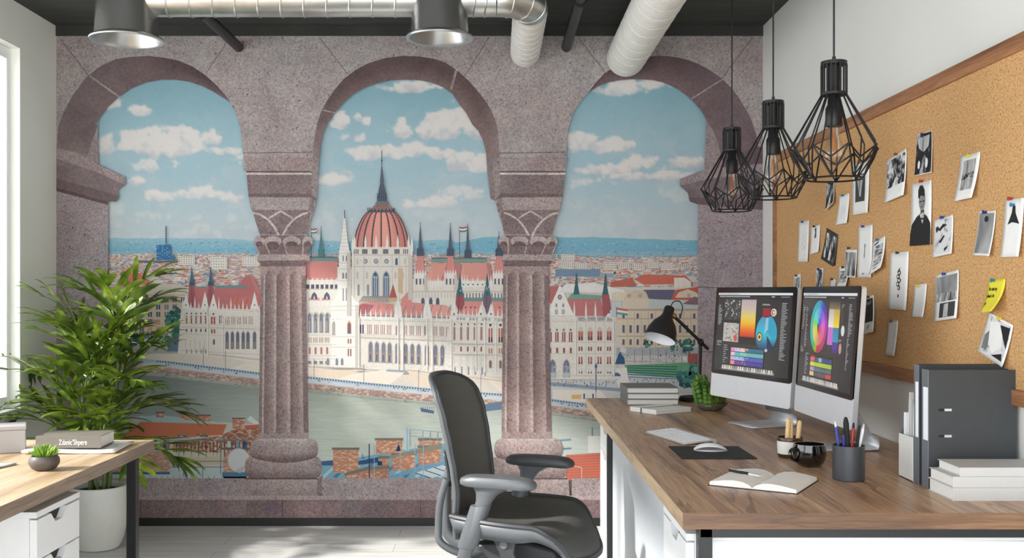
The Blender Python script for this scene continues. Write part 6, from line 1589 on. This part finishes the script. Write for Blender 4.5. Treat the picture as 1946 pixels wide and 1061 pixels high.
t,f = sheet(W_,'black instant photo beside the edge of the colour wheel monitor','photo',[(1643,566),(1661,560.6),(1665.5,631),(1646.5,636)],.012); pr(t,f,.05,.07,.90,.70,'ink'); shp(t,f,[([(.2,.12),(.5,.16),(.8,.1),(.7,.22),(.3,.24)],'grey_ink')]); shp(t,f,[([(.36,.80),(.44,.78),(.42,.88),(.35,.90)],'grey_ink'),([(.48,.79),(.58,.77),(.54,.87),(.49,.88)],'grey_ink')],'caption'); pin(1653,565,'dark','black instant photo')
t,f = sheet('paper_card','blank small white card with a yellow pin','card',[(1738.5,541),(1762,539),(1759,603),(1736,602)],.008); shp(t,f,[([(.45,.62),(.52,.62),(.52,.76),(.45,.76)],'label')]); pin(1748,543.5,'yellow','blank small white card')
t,f = sheet(W_,'large photo of a misty skyline above a dark doorway','photo',[(1778,524),(1822.7,513),(1824,605),(1780,611.5)],.01); pr(t,f,.05,.06,.95,.42,'pr_grey'); pr(t,f,.05,.42,.95,.60,'pr_rain'); pr(t,f,.24,.63,.90,.94,'charcoal'); shp(t,f,[([(.42,.66),(.62,.65),(.62,.93),(.42,.93)],'pr_curtain')]); pin(1798,521,'blue','misty skyline photo')
t,f = sheet('paper_card','grey faded card low on the board, above the lower rail','card',[(1688.4,608.7),(1707.4,610),(1703.7,677),(1685.6,673.7)],.008,'page'); shp(t,f,[([(.48,.30),(.56,.30),(.54,.72),(.46,.80)],'pr_scribble')]); pin(1697,611,'gold','grey faded card')
t,f = sheet('sticky_note','yellow sticky note with handwriting, curling off the board','sticky note',[(1879,531),(1911.5,530),(1911.5,592),(1879,594)],.033,'sticky',None,.5)
def hand(words, u0, v0, h):
    c = MB(); rr = random.Random(len(words)*7)
    GL = {'I':[[(.5,0),(.4,1)]],'n':[[(0,.4),(.05,1)],[(.05,.6),(.5,.4),(.6,1)]],'c':[[(.6,.45),(.1,.6),(.15,.95),(.6,.95)]],'o':[[(.3,.4),(.05,.7),(.3,1),(.6,.7),(.3,.4)]],'m':[[(0,.4),(0,1)],[(0,.55),(.3,.4),(.35,1)],[(.35,.55),(.65,.4),(.7,1)]],'i':[[(.3,.4),(.3,1)],[(.3,.15),(.32,.22)]],'g':[[(.6,.4),(.1,.5),(.15,.9),(.6,.8)],[(.6,.4),(.55,1.3),(.1,1.3)]],
          'y':[[(0,.4),(.3,.85)],[(.6,.4),(.1,1.35)]],'b':[[(.1,0),(.1,1),(.55,.9),(.5,.5),(.1,.6)]],'u':[[(0,.4),(.1,1),(.5,.9),(.55,.4)],[(.55,.4),(.6,1)]],'d':[[(.55,0),(.5,1),(.1,.95),(.1,.55),(.5,.5)]],'s':[[(.6,.42),(.15,.5),(.5,.75),(.1,1)]],'t':[[(.3,.1),(.3,1)],[(.05,.4),(.6,.38)]],'l':[[(.3,0),(.3,1)]],'p':[[(.1,.4),(.05,1.4)],[(.1,.45),(.55,.5),(.5,.9),(.1,.95)]],'h':[[(.1,0),(.1,1)],[(.1,.6),(.5,.45),(.55,1)]],'r':[[(.1,.4),(.1,1)],[(.1,.6),(.5,.4)]]}
    x = u0
    for ch in words:
        for strk in GL.get(ch, []):
            pts = [f(x+a*h*.55, v0+b2*h, .0012) for a, b2 in strk]; c.tube(pts, .00055, 5)
        x += h*.5
    c.build('handwriting', M['ink'], t)
hand('Incoming', .10, .22, .13); hand('ybudsitn', .08, .44, .12); hand('ps', .10, .66, .12); pin(1891,533,'teal','yellow sticky note')
t,f = sheet(W_,'tilted white bordered photo of a pale torso below the sticky note','photo',[(1880,593),(1926.5,618.6),(1913,698.6),(1866,666.7)],.012); pr(t,f,.06,.06,.94,.92,'pr_sketch'); shp(t,f,[([(.56,.14),(.93,.10),(.93,.60),(.74,.40),(.60,.30)],'ink'),([(.07,.55),(.2,.4),(.3,.8),(.1,.9)],'grey_ink'),([(.5,.90),(.85,.74),(.92,.9)],'ink')]); shp(t,f,[([(.16,.2),(.5,.08),(.72,.36),(.8,.62),(.52,.86),(.3,.7)],'paper')],'torso',.0019); pin(1904,604.5,'yellow','tilted torso photo')
# ================================================================ office chair
ch = thing('office_chair', 'grey mesh office chair with armrests turned towards the long desk', 'office chair', (.12,3.72,0), R(-20))
def bx_(z):      # back centre line x(z), rises from .40 to 1.02
    P_ = [(.40,-.258),(.50,-.264),(.58,-.262),(.66,-.274),(.75,-.293),(.85,-.315),(.95,-.338),(1.02,-.356)]
    for (z0,x0),(z1,x1) in zip(P_, P_[1:]):
        if z <= z1: return x0+(x1-x0)*smooth((z-z0)/(z1-z0))*.5+(x1-x0)*((z-z0)/(z1-z0))*.5
    return P_[-1][1]
def bw_(z):
    P_ = [(.40,.150),(.50,.170),(.60,.178),(.70,.184),(.80,.192),(.88,.194),(.94,.186),(.975,.166),(1.0,.130),(1.014,.08),(1.018,.02)]
    for (z0,x0),(z1,x1) in zip(P_, P_[1:]):
        if z <= z1: return x0+(x1-x0)*(z-z0)/(z1-z0)
    return .0
ZS = [.42+.5*k/18 for k in range(19)]+[.94,.955,.97,.983,.994,1.003,1.010,1.015]
def bpt(q, z, off=0):
    w = bw_(z); y = q*w
    return (bx_(z)+.010+.055*(y/.21)**2-.012*cos(y*12)+off, y, z-.022*smooth((z-.7)/.3))
c = MB(); n = 14
vs = [bpt(-1+2*i/n, z) for z in ZS for i in range(n+1)]; fs = [(j*(n+1)+i,j*(n+1)+i+1,(j+1)*(n+1)+i+1,(j+1)*(n+1)+i) for j in range(len(ZS)-1) for i in range(n)]
c.add(vs, fs); c.build('backrest', M['mesh'], ch, thick=.008)
edge = [bpt(-1,z) for z in ZS]+[bpt(q,1.0155) for q in (-.4,0,.4)]+[bpt(1,z) for z in reversed(ZS)]
c = MB(); c.tube([Vector(p)+Vector((-.010,0,0)) for p in edge], .0095, 10); c.build('back_frame', M['grey_plastic'], ch)
c = MB(); c.tube([Vector(p)+Vector((.003,0,0)) for p in edge], .0065, 8); c.build('mesh_welt', M['dark_plastic'], ch)
c = MB()
vs = [bpt((-1+2*i/n)*.72, z, -.022) for z in (.60,.62,.66,.70,.72) for i in range(n+1)]; fs = [(j*(n+1)+i,j*(n+1)+i+1,(j+1)*(n+1)+i+1,(j+1)*(n+1)+i) for j in range(4) for i in range(n)]
c.add(vs, fs); c.build('lumbar_pad', M['dark_plastic'], ch, thick=.012)
def st_(u, v):      # seat surface: u across 0..1, v rear->front
    q = -1+2*u; x = -.215+.468*v
    w = .232+.03*sin(pi*min(1,v*1.1))-.055*max(0,v-.8)/.2*abs(1)-.02*(1-v)**3
    z = .484-.018*sin(pi*v)*1.0*(1-q*q)+.016*abs(q)**3+.012*(1-v)
    if v > .66: z -= .115*((v-.66)/.34)**2.0
    xf = x-.045*q*q*v**3
    return (xf, q*w, z)
c = MB(); c.grid(st_, 16, 22); c.build('seat', M['mesh_seat'], ch, thick=.012)
per = [st_(0,k/22) for k in range(23)]+[st_(k/16,1) for k in range(1,17)]+[st_(1,1-k/22) for k in range(1,23)]+[st_(1-k/16,0) for k in range(1,16)]
c = MB()
m_ = len(per); inn = [(p[0]*.93+.0,p[1]*.93,p[2]-.012) for p in per]; low = []
for p in per:
    fwd = smooth((p[0]-.02)/.24); dz = .046*(1-fwd)+.012
    low.append((p[0]*.95, p[1]*.95, p[2]-dz))
prr = [(p[0]*1.012, p[1]*1.02, p[2]-.004) for p in per]
c.add(prr+low, [(i,(i+1) % m_,m_+(i+1) % m_,m_+i) for i in range(m_)]); c.build('seat_frame', M['grey_plastic'], ch, thick=.012)
c = MB(); c.tube([(p[0]*1.006,p[1]*1.012,p[2]) for p in per], .0105, 8, closed=True); c.build('seat_rim', M['dark_plastic'], ch)
def armrest(s, m):
    y = s*.237; c = MB()
    def pad(u, v):
        a = 2*pi*u; cx_ = abs(cos(a))**.55*(1 if cos(a) > 0 else -1); cy_ = abs(sin(a))**.75*(1 if sin(a) > 0 else -1)
        sc_, zz = [(0,.668),(.55,.6685),(.86,.666),(.97,.658),(1,.648),(.98,.638),(.9,.632),(.5,.630),(0,.630)][v]
        return (-.035+.138*sc_*cx_*(1), y+.047*sc_*cy_, zz-.006*((cx_*sc_-0)**2)*(1 if cx_ > 0 else .3))
    vs = []; n = 40
    for v in range(9):
        for k in range(n): vs.append(pad(k/n, v))
    c.add(vs, [(j*n+k,j*n+(k+1) % n,(j+1)*n+(k+1) % n,(j+1)*n+k) for j in range(8) for k in range(n)]); pd = c.build('armrest', M[m], ch)
    c = MB()
    def oval(cx, cy, z, rx, ry): return [(cx+rx*cos(2*pi*k/20), cy+ry*sin(2*pi*k/20), z) for k in range(20)]
    secs = [oval(-.05,y,.632,.085,.030),oval(-.062,y,.622,.062,.028),oval(-.075,y,.605,.040,.024),oval(-.085,y,.58,.030,.021),oval(-.098,y,.545,.027,.020)]
    c.add([p for q in secs for p in q], [(j*20+k,j*20+(k+1) % 20,(j+1)*20+(k+1) % 20,(j+1)*20+k) for j in range(4) for k in range(20)]); c.build('arm_stem', M['grey_plastic'], pd)
    c = MB(); secs = [oval(-.090,y,.565,.034,.026),oval(-.098,y,.562,.037,.029),oval(-.145,y,.425,.036,.030),oval(-.149,y,.415,.033,.027)]
    c.add([p for q in secs for p in q], [(j*20+k,j*20+(k+1) % 20,(j+1)*20+(k+1) % 20,(j+1)*20+k) for j in range(3) for k in range(20)]+[tuple(range(20)),tuple(range(60,80))]); c.build('arm_sleeve', M['grey_plastic'], pd)
    c = MB(); c.tube([(-.145,y,.43),(-.162,y*.99,.375),(-.168,y*.95,.345)], [.025,.025,.022], 14); c.tube([(-.165,y*.96,.352),(-.15,y*.5,.352),(-.10,0,.36)], [.022,.024,.026], 12); c.build('arm_bracket', M['grey_plastic'], pd)
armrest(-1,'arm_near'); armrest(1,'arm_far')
c = MB(); c.tube(catm([Vector((-.318,0,.64)),Vector((-.325,0,.56)),Vector((-.327,0,.46)),Vector((-.318,0,.40)),Vector((-.27,0,.365)),Vector((-.16,0,.355)),Vector((-.05,0,.36))]), [.013+.012*min(1,k/16) for k in range(37)], 14); c.build('back_support', M['grey_plastic'], ch)
for s in (-1,1):
    c = MB(); c.tube(catm([Vector((-.262,s*.15,.63)),Vector((-.286,s*.15,.55)),Vector((-.296,s*.145,.46)),Vector((-.288,s*.145,.40)),Vector((-.22,s*.12,.36)),Vector((-.12,s*.08,.355))]), .0135, 12); c.build('back_bracket', M['grey_plastic'], ch)
    c = MB(); c.prism([(-.07,.455),(.0,.46),(.02,.44),(.015,.40),(.03,.37),(.11,.335),(.10,.31),(.0,.325),(-.03,.36),(-.04,.40)], s*.205-.014, s*.205+.014, 'Y'); c.build('tilt_bracket', M['dark_plastic'], ch, bevel=.006)
    c = MB(); c.tube([(-.02,s*.192,.43),(-.02,s*.224,.43)], .014, 16); c.build('pivot_bolt', M['grey_plastic'], ch)
    c = MB(); c.tube([(.085,s*.06,.315),(.085,s*.225,.315)], [.030,.030], 20); c.build('tension_knob', M['grey_plastic'], ch)
c = MB(); c.prism([(-.16,.40),(.02,.42),(.13,.40),(.16,.34),(.10,.28),(-.08,.28),(-.16,.33)], -.12, .12, 'Y'); c.build('tilt_housing', M['dark_plastic'], ch, bevel=.012)
c = MB(); c.lathe([(.030,.10),(.030,.18),(.018,.182),(.018,.29)], 24); c.build('gas_column', M['black_metal'], ch)
for k in range(5):
    a = 2*pi*k/5+.3; e = Vector((cos(a),sin(a),0))
    c = MB(); c.tube([e*.02+Vector((0,0,.115)), e*.16+Vector((0,0,.105)), e*.30+Vector((0,0,.075))], [.030,.025,.017], 12); lg = c.build('leg', M['grey_plastic'], ch)
    c = MB(); p = e*.30; w_ = Vector((-e.y,e.x,0))
    for s in (-1,1): c.tube([p+w_*s*.008+Vector((0,0,.03)), p+w_*s*.026+Vector((0,0,.03))], .029, 20)
    c.tube([p+Vector((0,0,.03)), p+Vector((0,0,.078))], .008, 10); c.build('caster', M['black_metal'], lg)
# ================================================================ potted palm
pl = thing('potted_palm', 'tall leafy palm in a white rounded pot beside the window', 'plant', (-2.02,5.20,0))
PLX, PLY = -2.02, 5.20
c = MB(); c.lathe([(.085,0),(.100,.004),(.122,.05),(.137,.12),(.142,.19),(.139,.27),(.137,.315),(.132,.318),(.127,.315),(.127,.275),(.02,.27)], 44); c.build('pot', M['ceramic_white'], pl)
c = MB(); c.lathe([(.1265,.275),(.12,.29),(.05,.297),(.002,.298)], 32, cap0=True); c.build('soil', M['soil'], pl)
rp = random.Random(21)
def clampw(p):
    x = max(p.x, LX+.03-PLX+ (0)); y = min(p.y, WALL_Y-.03-PLY); return Vector((x, y, max(p.z, .30)))
def frond(base, az, el, L, droop, lw, nl, ll):
    c = MB(); pts = []; n = 14; p = Vector(base); a = el; d = L/n
    for i in range(n+1):
        pts.append(p.copy()); h = Vector((cos(az),sin(az),0)); p = p+(h*cos(a)+Vector((0,0,sin(a))))*d; a -= droop/n*(.5+i/n)
    pts = [clampw(q) for q in pts]
    c.tube(pts, [.0055*(1-.7*i/n) for i in range(n+1)], 6)
    def leaf(i, s, f, ang):
        o = pts[i]; t = (pts[min(i+1,n)]-pts[max(i-1,0)]).normalized(); side = t.cross(Vector((0,0,1)))
        if side.length < .1: side = Vector((-sin(az),cos(az),0))
        side.normalize(); upv = side.cross(t)
        dv = (t*cos(ang)+side*s*sin(ang)+upv*rp.uniform(.08,.35)).normalized()
        l = ll*(.55+.45*sin(pi*min(1,.15+f*.8)))*rp.uniform(.85,1.12); w = lw*rp.uniform(.85,1.15); m = 9
        nrm = dv.cross(side*s).normalized()
        wid = dv.cross(upv).normalized(); vs = []; q = o.copy(); dd = dv.copy(); g = rp.uniform(.5,1.15)
        for j in range(m+1):
            u = j/m; ww = w*(sin(pi*(u*.86+.08))**.8)*(1 if u < .97 else .1)
            fold = upv*(.30*ww)
            for e in (q-wid*ww+fold*.6, q-upv*(.10*ww), q+wid*ww+fold*.6): vs.append(clampw(e))
            q = q+dd*(l/m); dd = (dd+Vector((0,0,-1))*g*.15*u*1.4).normalized()
        fs = []
        for j in range(m): fs += [(j*3,j*3+1,j*3+4,j*3+3),(j*3+1,j*3+2,j*3+5,j*3+4)]
        c.add(vs, fs)
    for k in range(nl):
        f = k/(nl-1); i = int(4+f*(n-5)); 
        for s in (-1,1): leaf(min(n-1,i), s, f, R(58-30*f)+rp.uniform(-.12,.12))
    leaf(n-1, 1, .9, .08); leaf(n-1, -1, .95, .22)
    return c.build('frond', M['leaf'], pl)
canes = []
for k in range(8):
    a = 2*pi*k/8+rp.uniform(-.3,.3); r = .028+.035*rp.random(); h = (1.15,.84,.68,.96,.58,.76,.48,.88)[k]
    b0 = Vector((r*cos(a),r*sin(a),.28)); tp = Vector((r*1.7*cos(a)+(.03 if k == 0 else 0), r*1.5*sin(a), h))
    c = MB(); nn_ = 12; c.tube([b0.lerp(tp, i/nn_)+Vector((.008*sin(i),0,0)) for i in range(nn_+1)], [.0105*(1+.14*(i % 2))*(1-.25*i/nn_) for i in range(nn_+1)], 8); c.build('cane', M['cane'], pl); canes.append(tp)
FR = []
for k, tp in enumerate(canes):
    nfr = 5 if k in (0,3,7) else 4
    for j in range(nfr):
        az = 2*pi*(j/nfr)+k*1.1+rp.uniform(-.3,.3)
        el = R(rp.choice([78,62,48,36,66])) if j else R(80)
        FR.append((tp-Vector((0,0,.03*j)), az, el, rp.uniform(.34,.50), rp.uniform(.8,1.6)))
for b0, az, el, L, dr in FR: frond(b0, az, el, L, dr, .0165, 5, .27)
for az, h, el, L in ((-1.9,.50,25,.42),(-.9,.52,22,.44),(-2.6,.46,24,.40),(-.25,.50,22,.42),(-1.4,.62,35,.40),(-2.9,.62,34,.36),(.2,.66,30,.36)):
    frond(Vector((.06*cos(az),.06*sin(az),h)), az, R(el), L, 1.35, .017, 6, .26)
# ================================================================ light, camera, view
wd = bpy.data.worlds.new('daylight'); SC.world = wd; wd.use_nodes = True
bg = wd.node_tree.nodes['Background']; bg.inputs[0].default_value = (.93,.965,1,1); bg.inputs[1].default_value = 1.25
su = bpy.data.lights.new('sun', 'SUN'); su.energy = 2.6; su.angle = R(3); su.color = (1,.97,.92)
so = bpy.data.objects.new('sun', su); COL.objects.link(so); so.location = (-6,2,5)
so.rotation_euler = Vector((1,.33,-.64)).to_track_quat('-Z','Y').to_euler()
cm = bpy.data.cameras.new('camera'); co = bpy.data.objects.new('camera', cm); COL.objects.link(co)
co.location = (0,0,EYE); co.rotation_euler = (R(90),0,0); cm.sensor_width = 36; cm.lens = 36.0*F/1946
cm.shift_x = (973-VX)/1946; cm.shift_y = (VY-530.5)/1946; cm.clip_start = .05
SC.camera = co
SC.view_settings.view_transform = 'Standard'; SC.view_settings.look = 'None'; SC.view_settings.gamma = 1; SC.view_settings.use_curve_mapping = False
SC.view_settings.exposure = 1.75
